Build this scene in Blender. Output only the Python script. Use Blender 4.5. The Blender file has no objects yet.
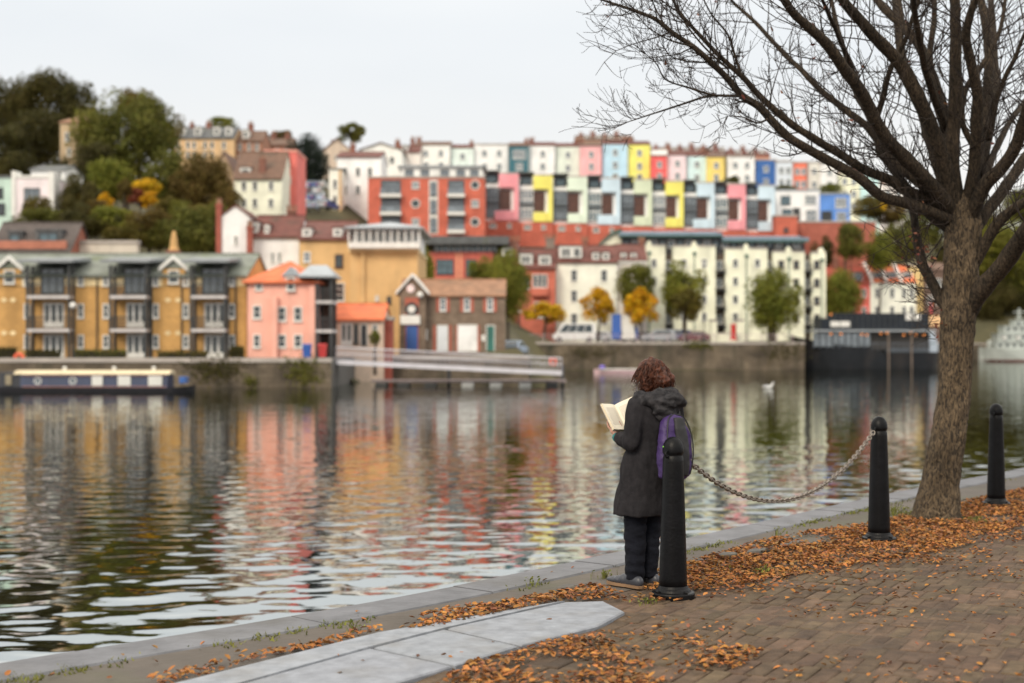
import bpy, bmesh, math, random
from mathutils import Vector, Matrix, noise
import mathutils
random.seed(7)
R = math.radians
scene = bpy.context.scene
C = scene.collection

# ------------------------------------------------------------------ camera, sky, sun, exposure
F = 1422.2          # focal length in pixels (50 mm on 36 mm at 1024 px)
HOR = 345.0         # picture row of the horizon
EYE = 1.74          # camera height over the quay
WZ = -1.46          # water level
cam_d = bpy.data.cameras.new('camera'); cam = bpy.data.objects.new('camera', cam_d); C.objects.link(cam)
cam.location = (0, 0, EYE); cam.rotation_euler = (R(90), 0, 0)
cam_d.lens = 50; cam_d.sensor_width = 36; cam_d.clip_end = 3000; cam_d.clip_start = 0.1
cam_d.shift_y = (HOR - 341.5) / 1024
cam_d.dof.use_dof = True; cam_d.dof.focus_distance = 10.3; cam_d.dof.aperture_fstop = 1.35
scene.camera = cam
scene.view_settings.view_transform = 'Standard'; scene.view_settings.look = 'None'
scene.view_settings.exposure = 0.0; scene.view_settings.gamma = 1
scene.view_settings.use_curve_mapping = False
scene.cycles.use_denoising = True
scene.cycles.max_bounces = 6; scene.cycles.diffuse_bounces = 3; scene.cycles.glossy_bounces = 3
scene.cycles.transmission_bounces = 2; scene.cycles.caustics_reflective = False; scene.cycles.caustics_refractive = False
scene.cycles.sample_clamp_indirect = 6

SUN_EL, SUN_AZ = 38.0, 208.0      # azimuth clockwise from +Y
w = bpy.data.worlds.new('World'); scene.world = w; w.use_nodes = True
nt = w.node_tree; nt.nodes.clear()
def N(t, tree=None, **k):
    n = (tree or nt).nodes.new(t)
    for a, b in k.items(): setattr(n, a, b)
    return n
out = N('ShaderNodeOutputWorld'); bg = N('ShaderNodeBackground'); bg.inputs[1].default_value = 0.1
sky = N('ShaderNodeTexSky', sky_type='NISHITA', sun_disc=False, sun_elevation=R(SUN_EL), sun_rotation=R(SUN_AZ))
sky.air_density = 1.0; sky.dust_density = 2.0
tc = N('ShaderNodeTexCoord'); sep = N('ShaderNodeSeparateXYZ')
nt.links.new(tc.outputs['Generated'], sep.inputs[0])
mr = N('ShaderNodeMapRange', interpolation_type='SMOOTHSTEP'); mr.inputs[1].default_value = 0.21; mr.inputs[2].default_value = 0.40
nt.links.new(sep.outputs[2], mr.inputs[0])
cc = N('ShaderNodeMix', data_type='RGBA')      # overcast deck: dimmer low down, bright overhead
cc.inputs[6].default_value = (8.75, 8.95, 9.1, 1); cc.inputs[7].default_value = (17.6, 16.9, 15.6, 1)
nt.links.new(mr.outputs[0], cc.inputs[0])
mr0 = N('ShaderNodeMapRange', interpolation_type='SMOOTHSTEP'); mr0.inputs[1].default_value = 0.07; mr0.inputs[2].default_value = 0.22
nt.links.new(sep.outputs[2], mr0.inputs[0])
c0_ = N('ShaderNodeMix', data_type='RGBA'); c0_.inputs[6].default_value = (9.8, 9.65, 9.3, 1); c0_.inputs[7].default_value = (8.8, 9.15, 9.45, 1)
nt.links.new(mr0.outputs[0], c0_.inputs[0]); nt.links.new(c0_.outputs[2], cc.inputs[6])
mp = N('ShaderNodeMapping'); mp.inputs[3].default_value = (1, 1, 3.0)
nt.links.new(tc.outputs['Generated'], mp.inputs[0])
no = N('ShaderNodeTexNoise'); no.inputs['Scale'].default_value = 2.6; no.inputs['Detail'].default_value = 4; no.inputs['Roughness'].default_value = .5
nt.links.new(mp.outputs[0], no.inputs['Vector'])
cr = N('ShaderNodeMapRange', interpolation_type='SMOOTHSTEP'); cr.inputs[1].default_value = .36; cr.inputs[2].default_value = .66
cr.inputs[3].default_value = 0.93; cr.inputs[4].default_value = 1.0
nt.links.new(no.outputs[0], cr.inputs[0])
mx = N('ShaderNodeMix', data_type='RGBA'); nt.links.new(cr.outputs[0], mx.inputs[0])
nt.links.new(sky.outputs[0], mx.inputs[6]); nt.links.new(cc.outputs[2], mx.inputs[7])
nt.links.new(mx.outputs[2], bg.inputs[0]); nt.links.new(bg.outputs[0], out.inputs[0])
sl = bpy.data.lights.new('sun', 'SUN'); so = bpy.data.objects.new('sun', sl); C.objects.link(so)
sl.energy = 2.2; sl.angle = R(20); sl.color = (1, .88, .70)
sd = Vector((math.sin(R(SUN_AZ)) * math.cos(R(SUN_EL)), math.cos(R(SUN_AZ)) * math.cos(R(SUN_EL)), math.sin(R(SUN_EL))))
so.rotation_euler = (-sd).to_track_quat('-Z', 'Y').to_euler(); so.location = (0, -20, 40)

# ------------------------------------------------------------------ helpers
def P(px, py, Y): return Vector(((px - 512) / F * Y, Y, EYE - (py - HOR) / F * Y))
def G(px, py, z=0.0):
    Y = F * (EYE - z) / (py - HOR); return Vector(((px - 512) / F * Y, Y, z))
def wz(y_px): return F * (EYE - WZ) / (y_px - HOR)

class MB:
    def __init__(s): s.v = []; s.f = []; s.m = []
    def add(s, vs, fs, m=0):
        o = len(s.v); s.v += [tuple(v) for v in vs]; s.f += [tuple(i + o for i in f) for f in fs]; s.m += [m] * len(fs)
    def box(s, x0, x1, y0, y1, z0, z1, m=0):
        if x0 > x1: x0, x1 = x1, x0
        if y0 > y1: y0, y1 = y1, y0
        if z0 > z1: z0, z1 = z1, z0
        s.add([(x0,y0,z0),(x1,y0,z0),(x1,y1,z0),(x0,y1,z0),(x0,y0,z1),(x1,y0,z1),(x1,y1,z1),(x0,y1,z1)],
              [(0,3,2,1),(4,5,6,7),(0,1,5,4),(1,2,6,5),(2,3,7,6),(3,0,4,7)], m)
    def prism(s, poly, a0, a1, axis='y', m=0):
        # poly of (u,v): axis y -> (x,z), x -> (y,z), z -> (x,y)
        n = len(poly)
        def pt(u, v, a): return {'y': (u, a, v), 'x': (a, u, v), 'z': (u, v, a)}[axis]
        s.add([pt(u, v, a0) for u, v in poly] + [pt(u, v, a1) for u, v in poly],
              [tuple(range(n))[::-1], tuple(range(n, 2 * n))] + [(i, (i + 1) % n, (i + 1) % n + n, i + n) for i in range(n)], m)
    def tube(s, pts, rad, n=6, m=0, cap=True):
        pts = [Vector(p) for p in pts]
        if not hasattr(rad, '__len__'): rad = [rad] * len(pts)
        o = len(s.v); ref = None
        for i, p in enumerate(pts):
            t = (pts[min(i + 1, len(pts) - 1)] - pts[max(i - 1, 0)])
            if t.length < 1e-9: t = Vector((0, 0, 1))
            t.normalize()
            if ref is None: ref = Vector((1, 0, 0)) if abs(t.x) < .8 else Vector((0, 1, 0))
            ref = (ref - t * ref.dot(t)); ref.normalize(); b = t.cross(ref)
            for k in range(n):
                a = 2 * math.pi * k / n
                s.v.append(tuple(p + (ref * math.cos(a) + b * math.sin(a)) * rad[i]))
        for i in range(len(pts) - 1):
            for k in range(n):
                s.f.append((o + i*n + k, o + i*n + (k+1) % n, o + (i+1)*n + (k+1) % n, o + (i+1)*n + k)); s.m.append(m)
        if cap:
            s.f.append(tuple(o + k for k in range(n))[::-1]); s.m.append(m)
            s.f.append(tuple(o + (len(pts)-1)*n + k for k in range(n))); s.m.append(m)
    def lathe(s, prof, n=24, c=(0,0,0), m=0):
        o = len(s.v)
        for r, z in prof:
            for k in range(n):
                a = 2*math.pi*k/n; s.v.append((c[0] + r*math.cos(a), c[1] + r*math.sin(a), c[2] + z))
        for i in range(len(prof)-1):
            for k in range(n):
                s.f.append((o+i*n+k, o+i*n+(k+1)%n, o+(i+1)*n+(k+1)%n, o+(i+1)*n+k)); s.m.append(m)
        s.f.append(tuple(o+k for k in range(n))[::-1]); s.m.append(m)
        s.f.append(tuple(o+(len(prof)-1)*n+k for k in range(n))); s.m.append(m)
    def ball(s, c, rx, ry=None, rz=None, n=12, h=8, m=0):
        ry = ry or rx; rz = rz or rx
        pr = []
        o = len(s.v)
        for i in range(h + 1):
            t = math.pi * i / h
            for k in range(n):
                a = 2*math.pi*k/n
                q = max(math.sin(t), 1e-3)
                s.v.append((c[0]+rx*q*math.cos(a), c[1]+ry*q*math.sin(a), c[2]-rz*math.cos(t)))
        for i in range(h):
            for k in range(n):
                s.f.append((o+i*n+k, o+i*n+(k+1)%n, o+(i+1)*n+(k+1)%n, o+(i+1)*n+k)); s.m.append(m)
    def mesh(s, name, mats, smooth=False):
        me = bpy.data.meshes.new(name); me.from_pydata(s.v, [], s.f)
        for x in (mats if isinstance(mats, (list, tuple)) else [mats]): me.materials.append(x)
        me.polygons.foreach_set('material_index', s.m)
        if smooth: me.polygons.foreach_set('use_smooth', [True] * len(s.f))
        me.update(); return me
    def build(s, name, mats, parent=None, loc=(0,0,0), smooth=False, bevel=0):
        me = s.mesh(name, mats, smooth)
        if bevel:
            bm = bmesh.new(); bm.from_mesh(me)
            bmesh.ops.recalc_face_normals(bm, faces=bm.faces)
            bmesh.ops.bevel(bm, geom=[e for e in bm.edges if e.is_manifold and e.calc_face_angle(0) > R(35)], offset=bevel, segments=2, affect='EDGES', profile=.6)
            bm.to_mesh(me); bm.free()
        return link(name, me, parent, loc)
def link(name, me, parent=None, loc=(0,0,0)):
    o = bpy.data.objects.new(name, me); C.objects.link(o); o.location = loc
    if parent is not None: o.parent = parent
    return o
def tag(o, label=None, cat=None, group=None, kind=None):
    if label: o['label'] = label
    if cat: o['category'] = cat
    if group: o['group'] = group
    if kind: o['kind'] = kind
    return o
def thing(name, label, cat, loc=(0,0,0), group=None, rz=0):
    o = bpy.data.objects.new(name, None); C.objects.link(o); o.location = loc; o.rotation_euler = (0, 0, rz)
    o.empty_display_size = .2
    return tag(o, label, cat, group)
def copy_tree(o, parent=None):
    c = o.copy(); C.objects.link(c); c.parent = parent
    for ch in list(o.children): copy_tree(ch, c)
    return c
def smooth_path(pts, k=6):
    pts = [Vector(p) for p in pts]; o = []
    for i in range(len(pts) - 1):
        a = pts[max(i-1, 0)]; b = pts[i]; c = pts[i+1]; d = pts[min(i+2, len(pts)-1)]
        for j in range(k):
            t = j / k
            o.append(.5*((2*b) + (c-a)*t + (2*a-5*b+4*c-d)*t*t + (3*b-a-3*c+d)*t**3))
    o.append(pts[-1]); return o
def inpoly(x, y, poly):
    r = False; j = len(poly) - 1
    for i in range(len(poly)):
        xi, yi = poly[i][0], poly[i][1]; xj, yj = poly[j][0], poly[j][1]
        if (yi > y) != (yj > y) and x < (xj-xi)*(y-yi)/(yj-yi)+xi: r = not r
        j = i
    return r

# ------------------------------------------------------------------ materials
_mats = {}
def lin(c):   # sRGB 0-255 -> linear
    return tuple(((v/255)/12.92 if v/255 <= .04045 else ((v/255+.055)/1.055)**2.4) for v in c)
def mat(name, col, rough=.7, var=.25, scale=1.5, bump=0.0, bscale=8, metal=0.0, col2=None, island=0.0, emit=0, spec=.5, stain=None, brick=None, stretch=None, detail=6):
    key = name
    if key in _mats: return _mats[key]
    m = bpy.data.materials.new(name); m.use_nodes = True; t = m.node_tree
    b = t.nodes['Principled BSDF']; b.inputs['Roughness'].default_value = rough; b.inputs['Metallic'].default_value = metal
    b.inputs['Specular IOR Level'].default_value = .15 if name in ('charcoal_hull_paint', 'black_hull', 'dark_slat_screen') else spec
    tc = N('ShaderNodeTexCoord', t); vec = tc.outputs['Object']
    if stretch:
        mp = N('ShaderNodeMapping', t); mp.inputs[3].default_value = stretch; t.links.new(vec, mp.inputs[0]); vec = mp.outputs[0]
    nz = N('ShaderNodeTexNoise', t); nz.inputs['Scale'].default_value = scale; nz.inputs['Detail'].default_value = detail; nz.inputs['Roughness'].default_value = .6
    t.links.new(vec, nz.inputs['Vector'])
    r = N('ShaderNodeMapRange', t); r.inputs[1].default_value = .3; r.inputs[2].default_value = .7
    t.links.new(nz.outputs[0], r.inputs[0])
    mix = N('ShaderNodeMix', t, data_type='RGBA')
    c1 = tuple(max(0, x*(1-var)) for x in col); c2 = col2 or tuple(min(1, x*(1+var)) for x in col)
    mix.inputs[6].default_value = (*c1, 1); mix.inputs[7].default_value = (*c2, 1)
    t.links.new(r.outputs[0], mix.inputs[0]); last = mix.outputs[2]
    h = None
    if brick:
        br = N('ShaderNodeTexBrick', t); br.inputs['Scale'].default_value = 1.0
        br.inputs['Brick Width'].default_value = brick[0]; br.inputs['Row Height'].default_value = brick[1]; br.inputs['Mortar Size'].default_value = brick[2]
        br.inputs['Color1'].default_value = (1,1,1,1); br.inputs['Color2'].default_value = (.80,.78,.76,1); br.inputs['Mortar'].default_value = (*brick[3], 1)
        sx = N('ShaderNodeSeparateXYZ', t); cx = N('ShaderNodeCombineXYZ', t); t.links.new(tc.outputs['Object'], sx.inputs[0])
        ad = N('ShaderNodeMath', t, operation='ADD'); t.links.new(sx.outputs[0], ad.inputs[0]); t.links.new(sx.outputs[1], ad.inputs[1])
        t.links.new(ad.outputs[0], cx.inputs[0]); t.links.new(sx.outputs[2], cx.inputs[1]); t.links.new(cx.outputs[0], br.inputs['Vector'])
        mu = N('ShaderNodeMix', t, data_type='RGBA', blend_type='MULTIPLY'); mu.inputs[0].default_value = 1
        t.links.new(last, mu.inputs[6]); t.links.new(br.outputs[0], mu.inputs[7]); last = mu.outputs[2]
    if stain:
        st = N('ShaderNodeTexNoise', t); st.inputs['Scale'].default_value = stain[1]; st.inputs['Detail'].default_value = 5
        mp2 = N('ShaderNodeMapping', t); mp2.inputs[3].default_value = stain[3] if len(stain) > 3 else (1,1,.35)
        t.links.new(tc.outputs['Object'], mp2.inputs[0]); t.links.new(mp2.outputs[0], st.inputs['Vector'])
        rr = N('ShaderNodeMapRange', t); rr.inputs[1].default_value = .52; rr.inputs[2].default_value = .72; rr.inputs[4].default_value = stain[2]
        t.links.new(st.outputs[0], rr.inputs[0])
        ms = N('ShaderNodeMix', t, data_type='RGBA'); t.links.new(rr.outputs[0], ms.inputs[0]); t.links.new(last, ms.inputs[6]); ms.inputs[7].default_value = (*stain[0], 1)
        last = ms.outputs[2]
    if island:
        ge = N('ShaderNodeNewGeometry', t); hs = N('ShaderNodeHueSaturation', t)
        ra = N('ShaderNodeMapRange', t); ra.inputs[3].default_value = 1-island; ra.inputs[4].default_value = 1+island
        t.links.new(ge.outputs['Random Per Island'], ra.inputs[0]); t.links.new(ra.outputs[0], hs.inputs['Value'])
        mh = N('ShaderNodeMath', t, operation='MULTIPLY'); mh.inputs[1].default_value = 7.31; fr = N('ShaderNodeMath', t, operation='FRACT')
        t.links.new(ge.outputs['Random Per Island'], mh.inputs[0]); t.links.new(mh.outputs[0], fr.inputs[0])
        rh = N('ShaderNodeMapRange', t); rh.inputs[3].default_value = .5-.012*island/.3; rh.inputs[4].default_value = .5+.022*island/.3
        t.links.new(fr.outputs[0], rh.inputs[0]); t.links.new(rh.outputs[0], hs.inputs['Hue'])
        t.links.new(last, hs.inputs['Color']); last = hs.outputs[0]
    t.links.new(last, b.inputs['Base Color'])
    if bump:
        nb = N('ShaderNodeTexNoise', t); nb.inputs['Scale'].default_value = bscale; nb.inputs['Detail'].default_value = 8; t.links.new(vec, nb.inputs['Vector'])
        bp = N('ShaderNodeBump', t); bp.inputs['Strength'].default_value = bump; bp.inputs['Distance'].default_value = .02
        t.links.new(nb.outputs[0], bp.inputs['Height']); t.links.new(bp.outputs[0], b.inputs['Normal'])
    if emit:
        b.inputs['Emission Color'].default_value = (*col, 1); b.inputs['Emission Strength'].default_value = emit
    if name.startswith('leaves_'):      # thin leaves let light through
        tl = N('ShaderNodeBsdfTranslucent', t); t.links.new(last, tl.inputs['Color']); ms_ = N('ShaderNodeMixShader', t); ms_.inputs[0].default_value = .42
        t.links.new(b.outputs[0], ms_.inputs[1]); t.links.new(tl.outputs[0], ms_.inputs[2]); t.links.new(ms_.outputs[0], t.nodes['Material Output'].inputs['Surface'])
    _mats[key] = m; return m
def adj(c):
    l = .25*c[0]+.6*c[1]+.15*c[2]
    return tuple(min(.82, (x*.82+l*.18)*1.12+.010) for x in c)
def paint(rgb, name=None, rough=.75, var=.10):    # rendered, slightly weathered house wall
    c = adj(lin(rgb)); nm = name or 'render_%d_%d_%d' % rgb
    return mat(nm, c, rough, max(var,.15), .4, bump=.15, bscale=6, stain=(tuple(x*.5+.01 for x in c), .5, .62))
def brickm(rgb, name=None):
    c = adj(lin(rgb)); nm = name or 'brick_%d_%d_%d' % rgb
    return mat(nm, c, .85, .22, .7, bump=.2, bscale=10, brick=(.225, .075, .008, (.82,.81,.80)), stain=(tuple(x*.5 for x in c), .4, .45))
white_trim = mat('white_trim', (.72,.71,.68), .5, .08)
glass = mat('window_glass', (.035,.045,.05), .08, .5, 1.2, spec=.8)
glass_blue = mat('window_glass_blue', (.08,.13,.16), .08, .4, 1.2, spec=.8)
glass_grey = mat('window_glass_grey', (.16,.19,.22), .1, .4, .8, spec=.8)
dark_metal = mat('dark_metal', (.025,.027,.03), .5, .3)
brown_pane = mat('window_brown_blind', (.10,.042,.028), .25, .5, 1.0)
brown_wood = mat('brown_wood', (.07,.028,.018), .6, .4, 2)
slate = mat('slate_roof', (.10,.105,.11), .7, .3, 1.2, bump=.5, bscale=5, stain=((.09,.10,.05), .5, .7))
slate_green = mat('mossy_slate_roof', (.17,.185,.16), .75, .3, .8, bump=.5, bscale=5, stain=((.10,.12,.05), .4, .8))
lead_roof = mat('pale_metal_roof', (.32,.35,.38), .5, .15, .7)
blue_metal = mat('blue_grey_metal_roof', (.17,.23,.30), .5, .2, .6)
green_trim = mat('green_trim', (.03,.10,.075), .5, .2)
maroon_tile = mat('maroon_roof_tile', (.13,.045,.035), .8, .3, 1.5, bump=.6, bscale=6, stain=((.06,.045,.03), .5, .7))
brown_tile = mat('brown_roof_tile', (.14,.08,.055), .8, .3, 1.5, bump=.6, bscale=6, stain=((.07,.06,.045), .5, .7))
tan_tile = mat('tan_roof_tile', (.27,.145,.085), .8, .3, 1.5, bump=.6, bscale=6, stain=((.13,.09,.06), .5, .6))
orange_tile = mat('orange_roof_tile', (.62,.16,.065), .8, .2, 1.2, bump=.6, bscale=6, stain=((.3,.10,.06), .5, .5))
chimney_brick = brickm((136,84,66), 'chimney_brick')
red_stack = brickm((158,74,54), 'red_stack_brick')
pot_clay = mat('clay_pot', (.26,.14,.09), .8, .2)

# ------------------------------------------------------------------ terrain of the far bank
def sm(a, b, x): t = min(1, max(0, (x-a)/(b-a))); return t*t*(3-2*t)
def interp(pts, x):
    if x <= pts[0][0]: return pts[0][1]
    for (a, b), (c, d) in zip(pts, pts[1:]):
        if x <= c: return b + (d-b)*(x-a)/(c-a)
    return pts[-1][1]
PL = [(126,.6),(140,1.2),(150,4.5),(170,13),(190,17.5),(215,20),(245,28),(260,32),(300,37),(460,40)]
PM = [(120,.6),(135,.7),(165,3),(185,7),(195,9.5),(225,16.5),(245,22),(285,30),(310,34),(460,36)]
PR = [(182,1.9),(214,2.0),(224,5.5),(240,13),(252,18),(285,27),(305,31),(340,33),(460,34)]
PRR = [(229,1.9),(241,2.1),(258,15),(270,21),(300,29),(330,33),(460,34)]
def terr(x, y):
    l = interp(PL, y); mI = interp(PM, y); r = interp(PR, y); rr = interp(PRR, y)
    a = sm(-30, -20, x); z = l*(1-a)+mI*a
    a = sm(-3, 3, x); z = z*(1-a)+r*a
    a = sm(40, 52, x); z = z*(1-a)+rr*a
    a = sm(70, 90, x); z = z*(1-a)+interp([(288,2),(302,4),(330,16),(360,28),(400,33)], y)*a
    return z

# ------------------------------------------------------------------ water
mw = bpy.data.materials.new('harbour_water'); mw.use_nodes = True; t = mw.node_tree; b = t.nodes['Principled BSDF']
b.inputs['Base Color'].default_value = (.016,.017,.011,1); b.inputs['Roughness'].default_value = .03; b.inputs['IOR'].default_value = 1.4
tc2 = N('ShaderNodeTexCoord', t)
def wave(scale, sx, rot, det, dist, prev=None, strength=1.0):
    mp = N('ShaderNodeMapping', t); mp.inputs[2].default_value = (0,0,R(rot)); mp.inputs[3].default_value = (sx*scale, scale, 1)
    t.links.new(tc2.outputs['Object'], mp.inputs[0])
    nz = N('ShaderNodeTexNoise', t); nz.inputs['Scale'].default_value = 1; nz.inputs['Detail'].default_value = det; nz.inputs['Roughness'].default_value = .45
    t.links.new(mp.outputs[0], nz.inputs['Vector'])
    bp = N('ShaderNodeBump', t); bp.inputs['Strength'].default_value = strength; bp.inputs['Distance'].default_value = dist
    t.links.new(nz.outputs[0], bp.inputs['Height'])
    if prev: t.links.new(prev.outputs[0], bp.inputs['Normal'])
    return bp
w2 = wave(1.25, .72, -6, 1.5, .024)
w3 = wave(4.6, .7, 10, 1.5, .0018, w2)
# the first bump belongs to the far water only; the near water carries real waves
sy = N('ShaderNodeSeparateXYZ', t); t.links.new(tc2.outputs['Object'], sy.inputs[0])
fm_ = N('ShaderNodeMapRange', t, interpolation_type='SMOOTHSTEP'); fm_.inputs[1].default_value = 40; fm_.inputs[2].default_value = 62
t.links.new(sy.outputs[1], fm_.inputs[0]); t.links.new(fm_.outputs[0], w2.inputs['Strength'])
t.links.new(w3.outputs[0], b.inputs['Normal'])
gls = N('ShaderNodeBsdfGlossy', t); gls.inputs['Color'].default_value = (.71,.73,.71,1); gls.inputs['Roughness'].default_value = .03
mxs = N('ShaderNodeMixShader', t); mxs.inputs[0].default_value = .88; t.links.new(w3.outputs[0], gls.inputs['Normal'])
t.links.new(b.outputs[0], mxs.inputs[1]); t.links.new(gls.outputs[0], mxs.inputs[2]); t.links.new(mxs.outputs[0], t.nodes['Material Output'].inputs['Surface'])
import numpy as np
rw_ = np.random.default_rng(12); WX0, WX1, WY0, WY1, dW = -26.0, 30.0, 5.0, 62.0, .095
gx = np.arange(WX0, WX1+1e-6, dW); gy = np.arange(WY0, WY1+1e-6, dW); XX, YY = np.meshgrid(gx, gy)
ZZ = np.zeros_like(XX); nS = 90; sig = .021
for i in range(nS):
    Lw = math.exp(rw_.uniform(math.log(.30), math.log(1.45))); th = R(90)+rw_.normal(0, .75); kk = 2*math.pi/Lw
    ZZ += sig*math.sqrt(2.6/nS)/kk*np.sin(kk*(XX*math.cos(th)+YY*math.sin(th))+rw_.uniform(0, 6.28))
gust = .72+.5*np.clip(.5+.5*np.sin(XX*.21+1.3*np.sin(YY*.13))*np.sin(YY*.17+XX*.05+2), 0, 1)
fade = lambda v: np.clip(v, 0, 1)**2*(3-2*np.clip(v, 0, 1))
ZZ *= gust*(1-fade((YY-40)/21.5))*fade((XX-WX0)/3)*fade((WX1-XX)/3)
ny_, nx_ = XX.shape
vv = np.stack([XX, YY, ZZ+WZ], -1).reshape(-1, 3)
idx = np.arange(ny_*nx_).reshape(ny_, nx_); q = np.stack([idx[:-1,:-1], idx[:-1,1:], idx[1:,1:], idx[1:,:-1]], -1).reshape(-1, 4)
WX1 = float(gx[-1]); WY1 = float(gy[-1]); o_ = len(vv)
ext = [(-600,-60),(700,-60),(700,700),(-600,700),(WX0,WY0),(WX1,WY0),(WX1,WY1),(WX0,WY1)]
vv = np.concatenate([vv, np.array([(x, y, WZ) for x, y in ext])])
fcs = q.tolist()+[[o_,o_+1,o_+5,o_+4],[o_+1,o_+2,o_+6,o_+5],[o_+2,o_+3,o_+7,o_+6],[o_+3,o_,o_+4,o_+7]]
me = bpy.data.meshes.new('harbour_water'); me.from_pydata(vv.tolist(), [], fcs); me.materials.append(mw)
me.polygons.foreach_set('use_smooth', [True]*len(fcs)); me.update()
tag(link('harbour_water', me), kind='structure')

# ------------------------------------------------------------------ near quay
cop_px = [(0,659),(65,646),(256,620),(340,599),(496,577.5),(686,535.6),(868.6,498.5),(1024,470)]
cw = [G(*p) for p in cop_px]
cw = [Vector((-13,-2.6,0)), Vector((-6.2,4.2,0)), Vector((-2.86,7.75,0)), Vector((-1.62,8.98,0)), Vector((-.35,10.4,0)), Vector((1.55,12.85,0)), Vector((3.1,14.95,0)), Vector((4.75,17.1,0)), Vector((7.25,20.15,0)), Vector((16,30.6,0)), Vector((45,66,0))]
edge = smooth_path(cw, 10)
def offset(path, d):   # to the right-hand (land) side
    o = []
    for i, p in enumerate(path):
        tt = (path[min(i+1, len(path)-1)] - path[max(i-1, 0)]); tt.normalize()
        o.append(p + Vector((tt.y, -tt.x, 0))*d)
    return o
# resample the edge by arc length
def resample(path, step):
    o = [path[0].copy()]; acc = 0
    for a, b2 in zip(path, path[1:]):
        L = (b2-a).length; d = step-acc
        while d <= L:
            o.append(a + (b2-a)*(d/L)); d += step
        acc = L-(d-step)
    return o
edge = resample(edge, .25)
coping_stone = mat('coping_stone', (.135,.138,.152), .75, .28, 3.5, bump=.4, bscale=16, stain=((.085,.08,.07), .9, .75, (1,1,1)), island=.08, detail=10)
concrete = mat('dark_concrete_strip', (.088,.073,.060), .85, .28, 1.3, bump=.5, bscale=14, stain=((.075,.08,.04), .9, .7, (1,1,1)))
earth = mat('leaf_litter_earth', (.085,.055,.035), .95, .4, 3, bump=.9, bscale=20)
stone_wet = mat('quay_wall_stone', (.10,.09,.075), .8, .35, .8, bump=.6, bscale=5)
m = MB()
CW = .40
per = 6
for k in range(0, len(edge)-per, per):
    seg = edge[k:k+per+1]; inner = offset(seg, CW)
    j = .006; dz = random.uniform(-.006, .006)
    n = len(seg)
    a = [p.copy() for p in seg]; c2 = [p.copy() for p in inner]
    tdir = (a[1]-a[0]).normalized(); a[0] += tdir*j; c2[0] += tdir*j; a[-1] -= tdir*j; c2[-1] -= tdir*j
    o2 = offset(a, .02); i2 = offset(c2, -.012)
    vs = []; fs = []
    for q in range(n):
        vs += [(a[q].x, a[q].y, -.35), (a[q].x, a[q].y, -.02+dz), (o2[q].x, o2[q].y, dz), (i2[q].x, i2[q].y, dz), (c2[q].x, c2[q].y, -.015+dz), (c2[q].x, c2[q].y, -.35)]
    for q in range(n-1):
        for e in range(5): fs.append((q*6+e, (q+1)*6+e, (q+1)*6+e+1, q*6+e+1))
    fs.append((0,1,2,3,4,5)); fs.append(tuple((n-1)*6+e for e in range(6))[::-1])
    m.add(vs, fs)
tag(m.build('quay_coping', coping_stone), kind='structure')
m = MB(); lo = offset(edge, .04)
for p, q in zip(lo, lo[1:]): m.add([(p.x,p.y,-4),(q.x,q.y,-4),(q.x,q.y,-.3),(p.x,p.y,-.3)], [(0,1,2,3)])
tag(m.build('quay_wall_face', stone_wet), kind='structure')
# ground sheet behind the coping: concrete strip, then earth, then paving, all on one surface
inner = offset(edge, CW+.008)
s1 = offset(edge, 1.08)
m = MB()
for i in range(len(edge)-1):
    m.add([(inner[i].x,inner[i].y,-.012),(inner[i+1].x,inner[i+1].y,-.012),(s1[i+1].x,s1[i+1].y,-.010),(s1[i].x,s1[i].y,-.010)], [(0,3,2,1)])
tag(m.build('quay_path_strip', concrete), kind='structure')
m = MB()
far_r = [(80,66),(80,-40),(-40,-40),(-40,-2.6)]
pts = [(p.x, p.y) for p in offset(edge, 1.078)] + [(80,66.0),(80,-40),(-13,-40)]
from mathutils.geometry import tessellate_polygon
tri = tessellate_polygon([[Vector((x, y, 0)) for x, y in pts]])
m.add([(x, y, -.0135) for x, y in pts], [tuple(t_) for t_ in tri])
go = m.build('quay_ground', earth); tag(go, kind='structure')
# make the sheet face up
bm = bmesh.new(); bm.from_mesh(go.data); bmesh.ops.recalc_face_normals(bm, faces=bm.faces)
if sum(f.normal.z for f in bm.faces) < 0: bmesh.ops.reverse_faces(bm, faces=bm.faces)
bm.to_mesh(go.data); bm.free()

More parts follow.
